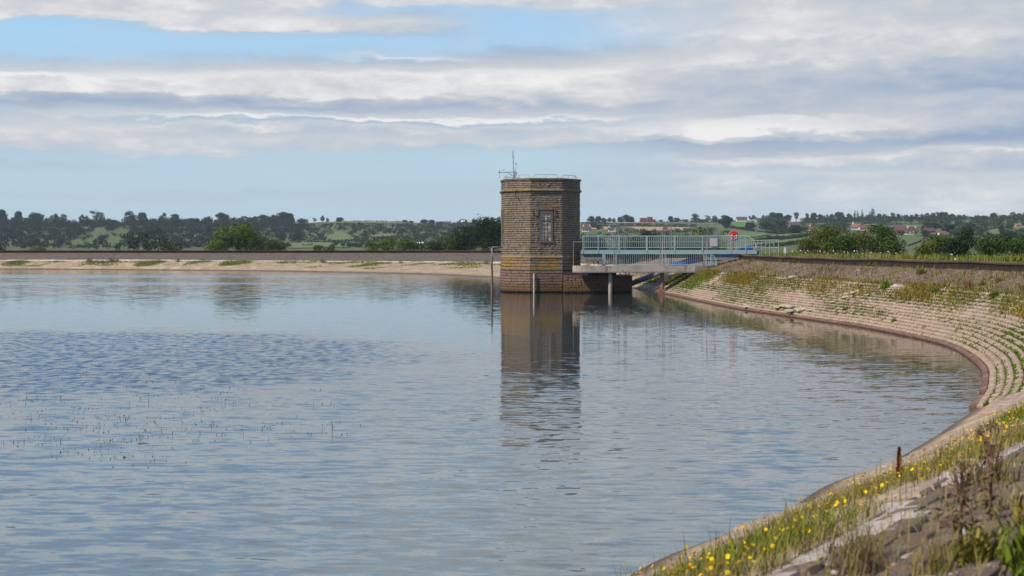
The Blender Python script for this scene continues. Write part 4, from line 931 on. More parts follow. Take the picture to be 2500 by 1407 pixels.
right = [(1443,528,22,'round',"round tree nearest the tower on the right skyline"),(1461,528,16,'round',"second round tree right of the tower on the skyline"),(1474,532,16,'round',"low round tree, third right of the tower on the skyline"),(1487,531,13,'airy',"thin see-through tree at the end of the row right of the tower"),(1498,533,10,'airy',"tiny see-through tree last in the row right of the tower"),
 (1514,530,16,'round',"low left half of the clump midway between tower and brick building"),(1530,524,28,'round',"tall many-domed tree left of the red brick building on the ridge"),(1543,530,14,'round',"low right half of the clump left of the red brick building"),(1614,537,12,'bush',"low hedge bush right of the red brick building"),(1637,528,14,'round',"small round tree on the ridge, first upright one right of the brick building"),(1652,532,24,'bush',"wide low bush beside the small round ridge tree"),(1672,536,22,'bush',"long low bush left of the tall oval ridge tree"),
 (1697,521,22,'tall',"tall oval tree on the ridge between brick building and lifebuoy"),(1727,525,16,'lean',"ragged small tree with tilted top left of the big dark ridge tree"),(1745,527,14,'airy',"faint airy tree just left of the big dark ridge tree"),(1785,532,14,'round',"small tree at the right foot of the big dark ridge tree"),(1817,531,10,'tall',"small tree between the ridge houses"),(1835,525,18,'airy',"open tree standing between the two ridge houses"),(1848,530,12,'airy',"small airy tree in front of the right ridge house"),(1866,525,16,'airy',"flat-topped airy tree by the right ridge house"),
 (1886,519,32,'round',"large dark tree right of the ridge houses"),(1902,520,20,'round',"tree joined to the right side of the large dark ridge tree"),(1922,524,24,'round',"rounded tree left of the slim tall ridge tree"),(1943,516,13,'tall',"slim tall tree rising over the brown roofed house"),(1970,520,12,'tall',"small upright tree left of the domed ridge group"),(1986,520,17,'round',"left dome of the ridge group above the cream house"),(2002,523,18,'round',"right dome of the ridge group above the cream house"),(2016,524,14,'airy',"thin tree right of the domed ridge group"),(2030,523,14,'round',"small round tree left of the pointed broad tree on the ridge"),
 (2048,518,26,'round',"pointed broad tree on the ridge left of the poplars"),(2072,521,14,'round',"round tree against the left side of the poplars"),(2086,513,7,'poplar',"leftmost of the slim poplars on the ridge"),(2093,513,6,'poplar',"second slim poplar on the ridge, the thinnest"),(2104,511,7,'poplar',"third slim poplar, standing a little apart on the ridge"),(2129,507,15,'poplar',"tallest and widest poplar-shaped tree on the ridge"),(2118,523,14,'airy',"airy tree between the third poplar and the tallest one"),(2145,522,16,'round',"round tree right of the tallest poplar-shaped tree"),(2160,522,14,'airy',"open tree in the row right of the poplars"),(2179,519,16,'tall',"upright tree above the red roofed barn"),(2192,523,14,'round',"round tree right above the big red roof"),(2212,525,16,'round',"low tree on the ridge above the white gabled house"),
 (2231,522,22,'airy',"spreading airy tree with pale leaves on the ridge above the white gabled house"),(2250,522,11,'tall',"small upright tree right of the spreading airy one"),(2268,520,24,'airy',"open branched tree left end of the big ridge clump"),(2285,518,22,'airy',"flat-topped tree in the big ridge clump"),(2302,518,26,'round',"fullest tree of the big ridge clump"),(2322,522,20,'round',"right end tree of the big ridge clump"),(2342,527,10,'round',"small round tree just past the big ridge clump"),(2354,524,11,'airy',"thin small tree beside the small round one past the big clump"),(2369,529,16,'bush',"low bush above the bright square field"),(2387,526,16,'round',"round tree right of the low bush on the far right ridge"),(2400,530,14,'bush',"low dark bush in the dip of the far right ridge"),
 (2425,520,20,'round',"dark domed tree standing alone on the far right ridge"),(2449,525,20,'round',"low tree right of the lone dome on the far right ridge"),(2474,518,20,'airy',"see-through tree near the right edge of the ridge"),(2488,521,18,'round',"dark tree next to the see-through one near the right edge"),(2501,519,16,'round',"skyline tree cut by the right edge of the picture")]
for i, (px, top, w_, k, lab) in enumerate(right):
    base = float(np.interp(px, RP[:, 0], RP[:, 1])) + 1.5; far_tree(px, top, w_, base, k, lab, GR, i, 1465)
for i, (px, top, w_, base, k, lab) in enumerate([(1770,526,34,558,'round',"big dark tree reaching down from the ridge left of the bright green field"),(1832,543,26,562,'round',"dark rounded tree in front of the bright green field"),(1872,540,44,565,'round',"wide dark tree at the right end of the bright green field"),(1905,538,40,562,'round',"wide dark tree below the ridge left of the brown roofed house"),(1945,550,46,572,'round',"dark clump below the brown roofed house"),(1890,553,30,568,'bush',"lighter bush right of the blue-grey shed"),(1912,558,22,570,'bush',"purplish bush beside the blue-grey shed"),(2025,552,26,562,'bush',"bright bush right of the cream house"),(2042,545,14,553,'round',"small tree right of the cream house on the hedge line"),(1880,575,26,586,'bush',"grey-green bush in the hedge between the green strips"),(2060,545,12,556,'tall',"tree left of the orange roofed white house"),
    (2200,563,18,578,'tall',"dark trees left of the white gabled house"),(2255,562,16,575,'round',"round tree at the right end of the white gabled house"),(2275,545,46,563,'round',"large dark wood edge above the long red roof"),(2262,565,14,574,'round',"small tree right of the white gabled house"),(2318,548,40,570,'round',"broad grey tree above the small white house with red roof"),(2392,558,20,582,'tall',"tall narrow dark tree left of the olive field"),(2460,563,46,590,'round',"dark rounded tree below the olive field by the right edge"),(2445,550,18,572,'round',"tree on the edge between the two olive fields"),(2370,546,40,566,'round',"greyish broad tree below the bright square field"),(2490,573,30,600,'round',"dark tree at the right edge below the olive field"),
    (1450,546,20,558,'round',"dark tree behind the white conservatory by the tower"),(1463,548,16,562,'round',"dark round tree between the red roof and the tan strip"),(1500,552,12,560,'bush',"small bush by the white gabled house right of the tower"),
    (508,545,22,572,'bush',"lighter green bush on the wooded slope above the dark dying tree"),(830,552,14,562,'bush',"pale bush on the scrub slope"),(478,592,22,608,'round',"round dark tree low on the slope left of the bright bush"),(705,597,20,610,'round',"small dark tree at the left end of the valley field"),(853,600,16,609,'round',"small dark tree in front of the valley field, right one"),(838,603,14,610,'bush',"low grey bush in front of the valley field"),(870,595,28,609,'bush',"grey-green bush at the right end of the valley field")]):
    far_tree(px, top, w_, base, k, lab, "trees and bushes on the hillside", i)

# wooded slopes: one mass of crowns
def wood(name, spec, mats, seed, label):
    rr = random.Random(seed); Vs, Fs, c0 = [], [], 0
    for (poly, n, wp_, hp, leaf, per) in spec:
        xs_ = [a for a, _ in poly]; ys_ = [b_ for _, b_ in poly]; k = 0; tries = 0
        while k < n and tries < n * 30:
            tries += 1; px, py = rr.uniform(min(xs_), max(xs_)), rr.uniform(min(ys_), max(ys_))
            if not inpoly(px, py, poly): continue
            P = hillpt(px, py); s_ = P.y / FPX; wd = rr.uniform(*wp_) * s_; h = rr.uniform(*hp) * s_
            if any(inpoly(px, py, g) for g in GAPS) and (px > 1250 or rr.random() > .06): continue
            k += 1; lobes = [(0, 0, h * .5, wd * .5, wd * .5, h * .5)] + [(rr.uniform(-.3, .3) * wd, rr.uniform(-.3, .3) * wd, h * rr.uniform(.5, .75), wd * .32, wd * .32, h * .3) for _ in range(3)]
            C, N = crown_pts(lobes, per, rr.randrange(10 ** 6)); V, F = leaves(C + np.array(P), N, leaf, .6, 1, rr.randrange(10 ** 6)); Vs.append(V); Fs.append(F + c0); c0 += len(V)
    o = link(name, npmesh(name, np.vstack(Vs), np.vstack(Fs)), mats, None, 'stuff'); tag(o, label, "woodland"); return o
GAPS = [[(165,606),(190,586),(214,574),(238,556),(262,560),(266,574),(240,592),(222,606)],[(258,592),(278,576),(300,564),(320,568),(302,590),(290,606),(262,606)],[(695,594),(740,592),(816,592),(866,596),(860,610),(700,610)],[(895,578),(930,572),(968,572),(964,580),(915,583)],[(788,574),(830,565),(852,574),(870,590),(830,592),(798,588)],[(742,540),(1000,541),(1000,549),(742,549)]]
wood("woodland", [([(-60,549),(740,549),(740,610),(-60,610)], 900, (12, 24), (9, 16), 1.0, 5.0), ([(-60,548),(745,547),(745,556),(-60,556)], 330, (14, 26), (8, 20), 1.0, 5.0)], L_far[1], 5, "dense dark wood covering the left hillside")
wood("scrub", [([(730,552),(1240,549),(1240,606),(730,606)], 900, (8, 20), (5, 11), .9, 5.0), ([(60,560),(500,560),(500,606),(60,606)], 60, (9, 18), (6, 11), .9, 5.0)], L_thorn, 6, "greyish thorn scrub and bushes spread over the middle of the hillside")
GAPS = [[(1784,541),(1858,541),(1850,550),(1835,557),(1795,558)],[(1525,553),(1690,555),(1674,566),(1560,566)],[(1765,574),(1850,567),(1910,574),(1850,590),(1770,586)],[(1850,590),(1980,566),(1985,592),(1845,605)],[(2190,577),(2264,574),(2250,604),(2195,606)],[(2405,562),(2456,556),(2460,576),(2410,578)],[(2468,554),(2510,552),(2510,565),(2470,565)],[(2205,549),(2256,547),(2254,558),(2210,558)],[(2343,540),(2369,539),(2369,548),(2345,549)],[(2203,558),(2252,558),(2252,592),(2203,592)],[(1970,550),(2005,550),(2005,574),(1970,574)],[(2072,545),(2142,545),(2142,574),(2072,574)],[(2288,562),(2320,562),(2320,592),(2288,592)],[(1922,540),(1958,540),(1958,560),(1922,560)],[(1840,559),(1872,559),(1872,580),(1840,580)],[(1415,549),(1448,549),(1448,578),(1415,578)],[(1480,549),(1510,549),(1510,576),(1480,576)],[(2158,548),(2222,548),(2222,575),(2158,575)],[(2478,545),(2498,545),(2498,563),(2478,563)],[(2258,554),(2290,554),(2290,576),(2258,576)]]
wood("woodland", [([(1415,548),(1700,548),(1700,553),(1415,553)], 60, (10, 18), (5, 8), .9, 5.), ([(1420,563),(1700,566),(1750,562),(1780,570),(1750,590),(1420,590)], 130, (12, 22), (7, 13), .9, 5.), ([(1690,544),(1800,542),(1900,543),(2000,541),(2100,538),(2250,537),(2400,536),(2505,533),(2505,538),(2250,542),(2100,543),(1900,547),(1690,548)], 260, (10, 24), (5, 14), .9, 5.), ([(1860,543),(2110,540),(2200,545),(2200,562),(1960,578),(1860,570)], 230, (11, 20), (7, 13), .9, 5.), ([(2180,540),(2510,538),(2510,610),(2330,610),(2260,575),(2180,560)], 380, (12, 24), (7, 14), .95, 5.)], L_far[0], 8, "dark trees and hedgerows scattered between the fields of the right hillside")

# hedges
def hedge(pts, hpx, label, mat, wpx=4, seed=1):
    P = [hillpt(a, b_) for a, b_ in pts]; Cs, Ns = [], []
    rr = random.Random(seed); org = P[0].copy()
    for a, b_ in zip(P[:-1], P[1:]):
        L = (b_ - a).length; n = max(2, int(L / 2.4))
        for i in range(n):
            q_ = a.lerp(b_, (i + rr.random()) / n); s_ = q_.y / FPX; h = hpx * s_ * rr.uniform(.7, 1.25)
            z_ = float(hland(q_.x, q_.y)); C, N = crown_pts([(q_.x - org.x, q_.y - org.y, z_ + h * .45 - org.z, 1.7, 1.7, h * .6)], 9, rr.randrange(10 ** 6)); Cs.append(C); Ns.append(N)
    V, F = leaves(np.vstack(Cs), np.vstack(Ns), .9, .6, 1, seed); o = link("hedge", npmesh("hedge", V, F), mat); o.location = org
    return tag(o, label, "hedge", "hedges between the fields")
for i, (pts, hp, lab) in enumerate([([(742,543.5),(850,540.5),(920,542),(1000,544)], 3.5, "straight dark hedge along the bare ridge left of the farm"), ([(1418,545),(1500,545),(1600,544),(1690,543)], 4, "dark hedge along the ridge right of the tower"), ([(1418,553),(1520,553.5),(1700,555)], 4.5, "dark hedge above the tan stubble field"), ([(1782,541.5),(1870,541.5)], 3, "dark hedge along the top of the bright green field"), ([(1785,557),(1850,567),(1900,572),(1975,568)], 5, "hedge above the upper green strip right of the lifebuoy"), ([(1842,592),(1910,585),(1978,578)], 9, "thick dark hedge between the two long green strips"), ([(1838,606),(1900,602),(1965,594)], 8, "dark hedge below the lower green strip"), ([(1950,545),(2035,544.5),(2110,544)], 3.5, "thin hedge line above the cream house"), ([(1975,553),(2050,552),(2140,547)], 4, "dark hedge running right of the cream house to the white one"), ([(2110,546),(2200,549),(2265,548)], 4, "dark hedge across the slope above the red barn roof"), ([(2255,580),(2330,588)], 6, "hedge at the end of the meadow below the white gabled house"), ([(2408,564),(2455,557),(2500,549)], 4.5, "hedge along the top of the olive field"), ([(700,595),(760,592),(812,593),(862,597)], 4, "dark hedge along the top of the valley field"), ([(806,608),(816,602),(826,596)], 4, "short hedge dividing the two valley fields")]):
    hedge(pts, hp, lab, L_far[1], seed=30 + i)

# ------------------------------------------------------------------ farms and houses on the hills
m_brick = noisy("red_brick", (.25, .075, .05), (.20, .06, .045), 1.0, .9, .2); m_cream = noisy("cream_render", (.62, .52, .36), (.55, .45, .32), .6); m_wht = noisy("white_render", (.68, .66, .62), (.58, .57, .55), .6)
m_tile = noisy("red_roof_tile", (.185, .085, .065), (.14, .065, .053), .8); m_tile_d = noisy("brown_roof_tile", (.12, .06, .048), (.085, .05, .045), .8); m_orange = noisy("orange_roof_tile", (.29, .13, .08), (.23, .10, .07), .8); m_slate = noisy("slate_roof", (.105, .11, .125), (.075, .08, .095), .8); m_shed = noisy("blue_grey_sheeting", (.13, .165, .21), (.10, .13, .17), .8, .6); m_pane = noisy("dark_window", (.03, .032, .036), (.045, .05, .055), .5, .2, .5); m_ochre = noisy("ochre_render", (.40, .27, .14), (.34, .23, .12), .6)
def house(px0, px1, ytop, ybase, wall, roof, label, cat="house", wallf=.55, gable=False, chim=1, nwin=3, rz=0.0, depth=None, wings=(), flat=False, dist=None):
    pxc = (px0 + px1) / 2
    P = hillpt(pxc, ybase) if dist is None else Vector(((pxc - 1250) / FPX * dist, dist, float(hland((pxc - 1250) / FPX * dist, dist)))); s_ = P.y / FPX
    if dist is not None: ybase = 602.5 - (P.z - CAMZ) / dist * FPX
    Wd = (px1 - px0) * s_; H = (ybase - ytop) * s_; hw = H * wallf; D = depth or max(6, Wd * .55)
    o = thing("house" if cat == "house" else cat.replace(" ", "_"), (P.x, P.y, P.z), label, cat, "buildings on the hills", rz)
    def body(par, x0, x1, y0, y1, hw_, H_, gable_, nw, wmat, rmat, wn, rn):
        m = MB(); m.box(x0, x1, y0, y1, -1.5, hw_)
        if not flat:
            if gable_: m.add([(x0, y0, hw_), (x1, y0, hw_), ((x0 + x1) / 2, y0, H_ - .15), (x0, y1, hw_), (x1, y1, hw_), ((x0 + x1) / 2, y1, H_ - .15)], [(0, 1, 2), (4, 3, 5)])
            else: m.add([(x0, y0, hw_), (x0, y1, hw_), (x0, (y0 + y1) / 2, H_ - .15), (x1, y0, hw_), (x1, y1, hw_), (x1, (y0 + y1) / 2, H_ - .15)], [(1, 0, 2), (3, 4, 5)])
        wl = m.build(wn, wmat, par)
        r_ = MB(); e = .4; T = .25
        if flat: r_.box(x0 - .2, x1 + .2, y0 - .2, y1 + .2, hw_, hw_ + .4)
        else:
            def slab(a, b_, c_, d_): up_ = Vector((0, 0, T)); q_ = [Vector(v) for v in (a, b_, c_, d_)]; r_.add(q_ + [v + up_ for v in q_], [(3,2,1,0),(4,5,6,7),(0,1,5,4),(1,2,6,5),(2,3,7,6),(3,0,4,7)])
            if gable_:
                xm = (x0 + x1) / 2; k = (H_ - hw_) / (xm - x0) * e
                slab((x0 - e, y0 - e, hw_ - k), (xm, y0 - e, H_), (xm, y1 + e, H_), (x0 - e, y1 + e, hw_ - k)); slab((xm, y0 - e, H_), (x1 + e, y0 - e, hw_ - k), (x1 + e, y1 + e, hw_ - k), (xm, y1 + e, H_))
            else:
                ym = (y0 + y1) / 2; k = (H_ - hw_) / (ym - y0) * e
                slab((x0 - e, y0 - e, hw_ - k), (x1 + e, y0 - e, hw_ - k), (x1 + e, ym, H_), (x0 - e, ym, H_)); slab((x0 - e, ym, H_), (x1 + e, ym, H_), (x1 + e, y1 + e, hw_ - k), (x0 - e, y1 + e, hw_ - k))
        rf = r_.build(rn, rmat, par)
        for i in range(nw):
            x = x0 + (i + .5) / nw * (x1 - x0)
            for zz in ((.25, .62) if hw_ > 4.2 else (.35,)):
                w_ = MB(); w_.box(x - .55, x + .55, y0 - .06, y0 + .05, hw_ * zz, hw_ * zz + min(1.3, hw_ * .3)); w_.build("window", m_pane, par)
        return wl, rf
    wl, rf = body(o, -Wd / 2, Wd / 2, 0, D, hw, H, gable, nwin, wall, roof, "wall", "roof")
    for i in range(chim):
        c_ = MB(); x = (-.38, .36, 0)[i] * Wd; c_.box(x - .45, x + .45, D / 2 - .4, D / 2 + .4, hw, H + 1.3); c_.build("chimney", wall if wall != m_brick else m_brick, o)
    for (a, b_, yt, wf, gb) in wings:
        body(o, (a - pxc) * s_, (b_ - pxc) * s_, -2.5, D * .9, (ybase - yt) * s_ * wf, (ybase - yt) * s_, gb, 1, wall, roof, "wing_wall", "wing_roof")
    return o
house(1563,1579,533.5,545,m_brick,m_brick,"low flat red brick building on the ridge, left of the taller one","building",1,chim=0,nwin=3,flat=True,dist=1455)
house(1581,1593,531,545,m_brick,m_brick,"taller flat red brick building on the ridge with a low wing on its right","building",1,chim=0,nwin=2,flat=True,dist=1455,wings=[(1593,1600,537,1,False)])
house(1799,1823,530,542,m_wht,m_tile_d,"left of two brown roofed houses on the ridge above the bright green field",wallf=.5,chim=2,nwin=4,dist=1450)
house(1846,1873,533,542,m_wht,m_tile_d,"right of two brown roofed houses on the ridge, mostly behind thin trees",wallf=.5,chim=1,nwin=4,dist=1450)
house(1422,1443,553,566,m_wht,m_tile_d,"red roofed house with white walls just right of the tower",wallf=.45,chim=2,nwin=3,wings=[(1427,1438,560,.75,False)])
house(1486,1499,556,566,m_wht,m_tile_d,"white house with a steep gable between the two tan strips",wallf=.5,chim=1,nwin=2,gable=False,wings=[(1497,1503,553.5,.6,True)])
house(1929,1953,544,553,m_ochre,m_tile_d,"brown roofed house with two chimneys half hidden by trees",wallf=.35,chim=2,nwin=3)
house(1847,1867,561.5,570,m_shed,m_slate,"blue-grey farm shed with pale roof edge on the slope","shed",wallf=.7,chim=0,nwin=0)
house(1978,1995,553,564,m_cream,m_tile_d,"small cream house with two gables amid dark trees",wallf=.5,chim=1,nwin=2,wings=[(1979,1985,553,.5,True),(1988,1995,552,.5,True)])
house(2080,2099,547,562,m_wht,m_orange,"white house with orange roof on the hillside below the poplars",wallf=.5,chim=1,nwin=3,rz=-.25)
house(2100,2117,551,563,m_wht,m_tile,"pinkish roofed outbuilding directly right of the white house with the orange roof",wallf=.45,chim=0,nwin=2)
house(2118,2136,553,563,m_ochre,m_tile_d,"low brown farm building at the end of the orange roofed group","barn",wallf=.5,chim=0,nwin=1)
house(2189,2217,551.5,566,m_brick,m_tile,"large red tiled barn above the white gabled house","barn",wallf=.25,chim=0,nwin=2,rz=.3)
house(2163,2189,552,562,m_shed,m_slate,"grey slate barn with dark open front left of the red barn","barn",wallf=.55,chim=0,nwin=2)
house(2216,2242,557,573,m_cream,m_tile_d,"bright cream house with two front gables at the top of the meadow",wallf=.5,chim=2,nwin=4,wings=[(2212,2221,561,.5,True),(2222,2229,559,.55,True)],dist=None)
house(2262,2285,557,568,m_brick,m_tile_d,"long red roof showing among trees right of the cream gabled house",wallf=.3,chim=1,nwin=2,rz=.2)
house(2295,2312,565.5,578,m_wht,m_tile,"small white house with red roof beside the dark evergreen",wallf=.5,chim=0,nwin=2)
house(2482,2494,546.5,554,m_ochre,m_orange,"tiny ochre house by the right edge among trees",wallf=.5,chim=0,nwin=1)
house(1072,1100,541,549,m_slate,m_slate,"dark grey roofed farm barn on the ridge left of the tower","barn",wallf=.5,chim=0,nwin=0,dist=1440)
house(1104,1146,543.5,549,m_ochre,m_tile_d,"long low farm building on the ridge under the arched tree","barn",wallf=.6,chim=0,nwin=0,dist=1440)
house(1126,1134,538.5,548,m_wht,m_wht,"little white shed on the ridge under the arched tree","shed",wallf=.7,chim=0,nwin=0,dist=1436)
house(1015,1032,592.5,598,m_wht,m_wht,"low white roofed shed behind the bright bushes left of the tower","shed",wallf=.6,chim=0,nwin=0)

# ------------------------------------------------------------------ bushes and trees just beyond the crest
def near_bush(name, px, ytop, wpx, dist, mat, label, cat, zb=None, per=190, leaf=.2, n=16, seed=1, squash=.8, group=None, lobes=None, gap=False, asp=.7):
    x = (px - 1250) / FPX * dist; s_ = dist / FPX; zb = ground_z(x, dist) if zb is None else zb
    h = CAMZ + (602.5 - ytop) * s_ - zb; wd = wpx * s_
    o = thing(name, (x, dist, zb), label, cat, group)
    L = lobes(wd, h) if lobes else random_lobes(seed, wd * .94, h, .05 * h, n, .34, (.2, .34), squash)
    if gap: L = L[1:]
    C, N = crown_pts(L, per, seed, .62)
    # surface lumps: small sprays proud of the lobes
    V, F = leaves(C, N / (np.linalg.norm(N, axis=1)[:, None] + 1e-9), leaf, .42, asp, seed); link("crown" if cat == "tree" else "foliage", npmesh("crown", V, F), mat, o)
    trunk_mesh(seed, h * .9, max(.05, .022 * h), wd, 5).build("trunk" if cat == "tree" else "stems", m_bark, o); return o
GB = "bushes beyond the crest"
near_bush("bush", 2020, 553, 110, 150, L_olive, "large olive bush, leftmost of the big group behind the right crest wall", "bush", seed=3, group=GB)
near_bush("bush", 2085, 561, 90, 146, L_olive, "broad olive bush in the middle of the big group behind the right wall", "bush", seed=4, group=GB)
near_bush("bush", 2150, 549, 104, 148, L_mid, "tallest green bush at the right of the big group behind the wall", "bush", seed=5, group=GB)
near_bush("bush", 2055, 573, 80, 132, L_mid, "darker lower bush in front of the big olive group", "bush", seed=6, group=GB)
near_bush("bush", 2180, 578, 70, 125, L_mid, "low rounded bush in front of the right end of the big group", "bush", seed=7, group=GB)
near_bush("bush", 1972, 582, 60, 140, L_olive, "small olive bush left of the big group, beside the marker plate", "bush", seed=8, group=GB)
near_bush("bush", 1962, 600, 46, 118, leafy("brown_bush_leaf", [(.075,.055,.02),(.10,.075,.025),(.06,.06,.02)]), "low brownish bush right beside the small white marker plate", "bush", seed=9, group=GB, per=80)
near_bush("bush", 2290, 574, 100, 128, L_olive, "olive bush below the dark evergreen behind the right wall", "bush", seed=10, group=GB)
near_bush("bush", 2330, 584, 80, 112, L_dark, "dark low bush with shadowed hollow below the evergreen", "bush", seed=11, group=GB)
near_bush("tree", 2352, 551, 64, 150, L_dark, "very dark evergreen tree standing above the bushes at the right", "tree", zb=2.2, seed=12, per=170, leaf=.24)
near_bush("bush", 2425, 573, 110, 122, L_mid, "broad green bush behind the wall at the right, left of the edge one", "bush", seed=13, group=GB)
near_bush("bush", 2495, 579, 90, 118, L_mid, "green bush cut by the right edge of the picture behind the wall", "bush", seed=14, group=GB)
near_bush("bush", 2250, 600, 50, 105, L_olive, "small low bush by the gap in front of the meadow", "bush", seed=15, group=GB)
near_bush("bush", 1718, 551, 84, 190, L_olive, "olive brown bush rising behind the bridge left of the lifebuoy", "bush", zb=2.0, seed=16, group=GB)
near_bush("bush", 1585, 563, 62, 195, L_dark, "low dark bush just showing over the bridge parapet below the tan field", "bush", zb=2.0, seed=17, group=GB)
near_bush("bush", 1450, 580, 110, 175, L_dark, "dark bush seen through the bridge parapet next to the tower", "bush", zb=2.0, seed=18, group=GB)
near_bush("bush", 1760, 578, 70, 160, L_bright, "yellowish green bush behind the bridge parapet below the lifebuoy", "bush", zb=2.0, seed=19, group=GB, per=70)
near_bush("bush", 1640, 574, 120, 180, L_mid, "green bush behind the middle of the bridge parapet", "bush", zb=2.0, seed=27, group=GB)
for i, (px, yt, w_, lab) in enumerate([(1525,577,110,"dark bush behind the bridge parapet below the row of ridge trees"),(1600,576,90,"dark bush behind the bridge parapet below the brick building"),(1690,576,100,"dark bush behind the bridge parapet left of the notice board"),(1745,584,70,"low dark bush behind the notice board on the bridge")]):
    near_bush("bush", px, yt, w_, 168 + 3 * i, L_dark, lab, "bush", zb=1.6, seed=70 + i, group=GB)
near_bush("tree", 578, 541, 120, 292, L_bright, "large bright yellow-green round tree behind the far wall", "tree", zb=2.4, seed=20, per=62, leaf=.36, n=14, squash=1.0)
near_bush("bush", 528, 586, 60, 288, L_bright, "low bright bush at the left foot of the round yellow-green tree", "bush", zb=2.4, seed=21, group=GB, per=60, leaf=.32)
near_bush("bush", 628, 577, 70, 290, L_mid, "mid green bush right of the round yellow-green tree", "bush", zb=2.4, seed=22, group=GB, per=60, leaf=.32)
near_bush("bush", 668, 586, 60, 288, L_mid, "outer right bush beside the round yellow-green tree", "bush", zb=2.4, seed=23, group=GB, per=60, leaf=.32)
def dying(wd, h):
    return [(0,0,0,1,1,1),(-wd*.30,0,h*.72,wd*.14,wd*.12,h*.16),(-wd*.12,.5,h*.62,wd*.15,wd*.14,h*.24),(wd*.04,0,h*.66,wd*.12,wd*.12,h*.24),(wd*.14,0,h*.86,wd*.07,wd*.08,h*.14),(wd*.17,0,h*.55,wd*.13,wd*.12,h*.22),(-wd*.34,0,h*.22,wd*.16,wd*.14,h*.18),(wd*.28,0,h*.36,wd*.14,wd*.14,h*.26),(wd*.4,0,h*.22,wd*.11,wd*.12,h*.2),(-wd*.1,0,h*.26,wd*.2,wd*.16,h*.24),(wd*.12,0,h*.25,wd*.2,wd*.16,h*.24),(-wd*.22,.3,h*.45,wd*.1,wd*.1,h*.2)]
near_bush("tree", 362, 556, 168, 285, L_dark, "dark ragged dying tree with thin top behind the far wall on the left", "tree", zb=2.4, seed=24, per=60, leaf=.34, lobes=dying, gap=True)
near_bush("bush", 2, 600, 26, 280, L_dark, "small dark bush at the left edge just over the far wall", "bush", zb=2.4, seed=25, group=GB, per=60, leaf=.3)
near_bush("bush", 420, 598, 60, 290, L_olive, "thin pale bush at the right foot of the dark dying tree", "bush", zb=2.4, seed=26, group=GB, per=40, leaf=.3)
for i, (px, yt, w_, lab) in enumerate([(905,588,44,"left end bush of the bright row left of the tower"),(945,582,54,"highest bright bush in the row left of the tower"),(985,582,60,"second high bright bush in the row left of the tower"),(1020,592,44,"lower bright bush at the right of the row, before the white shed")]):
    near_bush("bush", px, yt, w_, 286, L_bright, lab, "bush", zb=2.4, seed=40 + i, group=GB, per=60, leaf=.32)
near_bush("bush", 775, 598, 40, 286, L_olive, "faint low bush in front of the valley field", "bush", zb=2.4, seed=45, group=GB, per=50, leaf=.3)
near_bush("bush", 805, 600, 34, 286, L_mid, "low green bush right of the faint one in front of the valley field", "bush", zb=2.4, seed=46, group=GB, per=50, leaf=.3)
near_bush("bush", 100, 604, 60, 286, L_olive, "long low grassy bush over the far wall at the left", "bush", zb=2.4, seed=47, group=GB, per=40, leaf=.28)
near_bush("tree", 1205, 531, 130, 276, L_dark, "tall dark green tree directly left of the tower", "tree", zb=2.4, seed=50, per=75, leaf=.36, n=14)
near_bush("tree", 1150, 552, 100, 282, L_dark, "dark green tree stepping down left of the tall one by the tower", "tree", zb=2.4, seed=51, per=70, leaf=.36)
near_bush("bush", 1105, 574, 84, 284, L_mid, "mid green bush left of the dark trees by the tower", "bush", zb=2.4, seed=52, group=GB, per=66, leaf=.34)
near_bush("bush", 1062, 590, 60, 284, L_dark, "low dark bush between the bright row and the tower trees", "bush", zb=2.4, seed=53, group=GB, per=60, leaf=.32)
# ------------------------------------------------------------------ grasses and weeds
def blades(P, h, w, lean, seed, up=None, curve=True):
    """grass blades: bent two-segment strips (a quad and a point drawn as quads)"""
    rg = np.random.default_rng(seed); n = len(P); a = rg.uniform(0, 6.283, n); h = h * rg.uniform(.5, 1.3, n); w = w * rg.uniform(.7, 1.3, n)
    D = np.stack([np.cos(a), np.sin(a), 0 * a], 1); S = np.stack([-np.sin(a), np.cos(a), 0 * a], 1); ln = (lean * rg.uniform(.2, 1.2, n) * h)[:, None]
    M = P + D * ln * .35; M[:, 2] += h * .6; T = P + D * ln; T[:, 2] += h
    V = np.stack([P - S * w[:, None] / 2, P + S * w[:, None] / 2, M + S * w[:, None] * .4, T, M - S * w[:, None] * .4], 1).reshape(-1, 3)
    b0 = np.arange(n) * 5; F = np.concatenate([np.stack([b0, b0 + 1, b0 + 2, b0 + 4], 1), np.stack([b0 + 4, b0 + 2, b0 + 3, b0 + 3], 1)])
    return V, F
def qmesh(name, V, F):
    V = np.asarray(V, np.float32); tri = F[:, 2] == F[:, 3]
    Q, T = F[~tri], F[tri][:, :3]
    me = bpy.data.meshes.new(name); me.vertices.add(len(V)); me.vertices.foreach_set('co', V.ravel()); nl = Q.size + T.size
    me.loops.add(nl); me.loops.foreach_set('vertex_index', np.concatenate([Q.ravel(), T.ravel()]).astype(np.int32))
    me.polygons.add(len(Q) + len(T)); me.polygons.foreach_set('loop_start', np.concatenate([np.arange(len(Q)) * 4, Q.size + np.arange(len(T)) * 3]).astype(np.int32))
    me.update(calc_edges=True); return me
def stuff(name, parts, mat, label, cat):
    Vs, Fs, c0 = [], [], 0
    for V, F in parts: Vs.append(V); Fs.append(F + c0); c0 += len(V)
    return tag(link(name, qmesh(name, np.vstack(Vs), np.vstack(Fs)), mat, None, 'stuff'), label, cat)
def quadpts(C, r, seed, flat=.5):
    """small blossoms / leaves as kites"""
    rg = np.random.default_rng(seed); n = len(C); N = rg.normal(0, flat, (n, 3)); N[:, 2] = abs(N[:, 2]) + .6
    V, F = leaves(C, N, r * 2, .25, 1, seed); return V, F
G_green = leafy("green_grass", [(.085,.14,.010),(.13,.19,.014),(.17,.22,.02),(.10,.145,.016)]); G_moss = leafy("joint_grass", [(.11,.155,.012),(.15,.195,.016),(.19,.215,.026),(.085,.12,.014)])
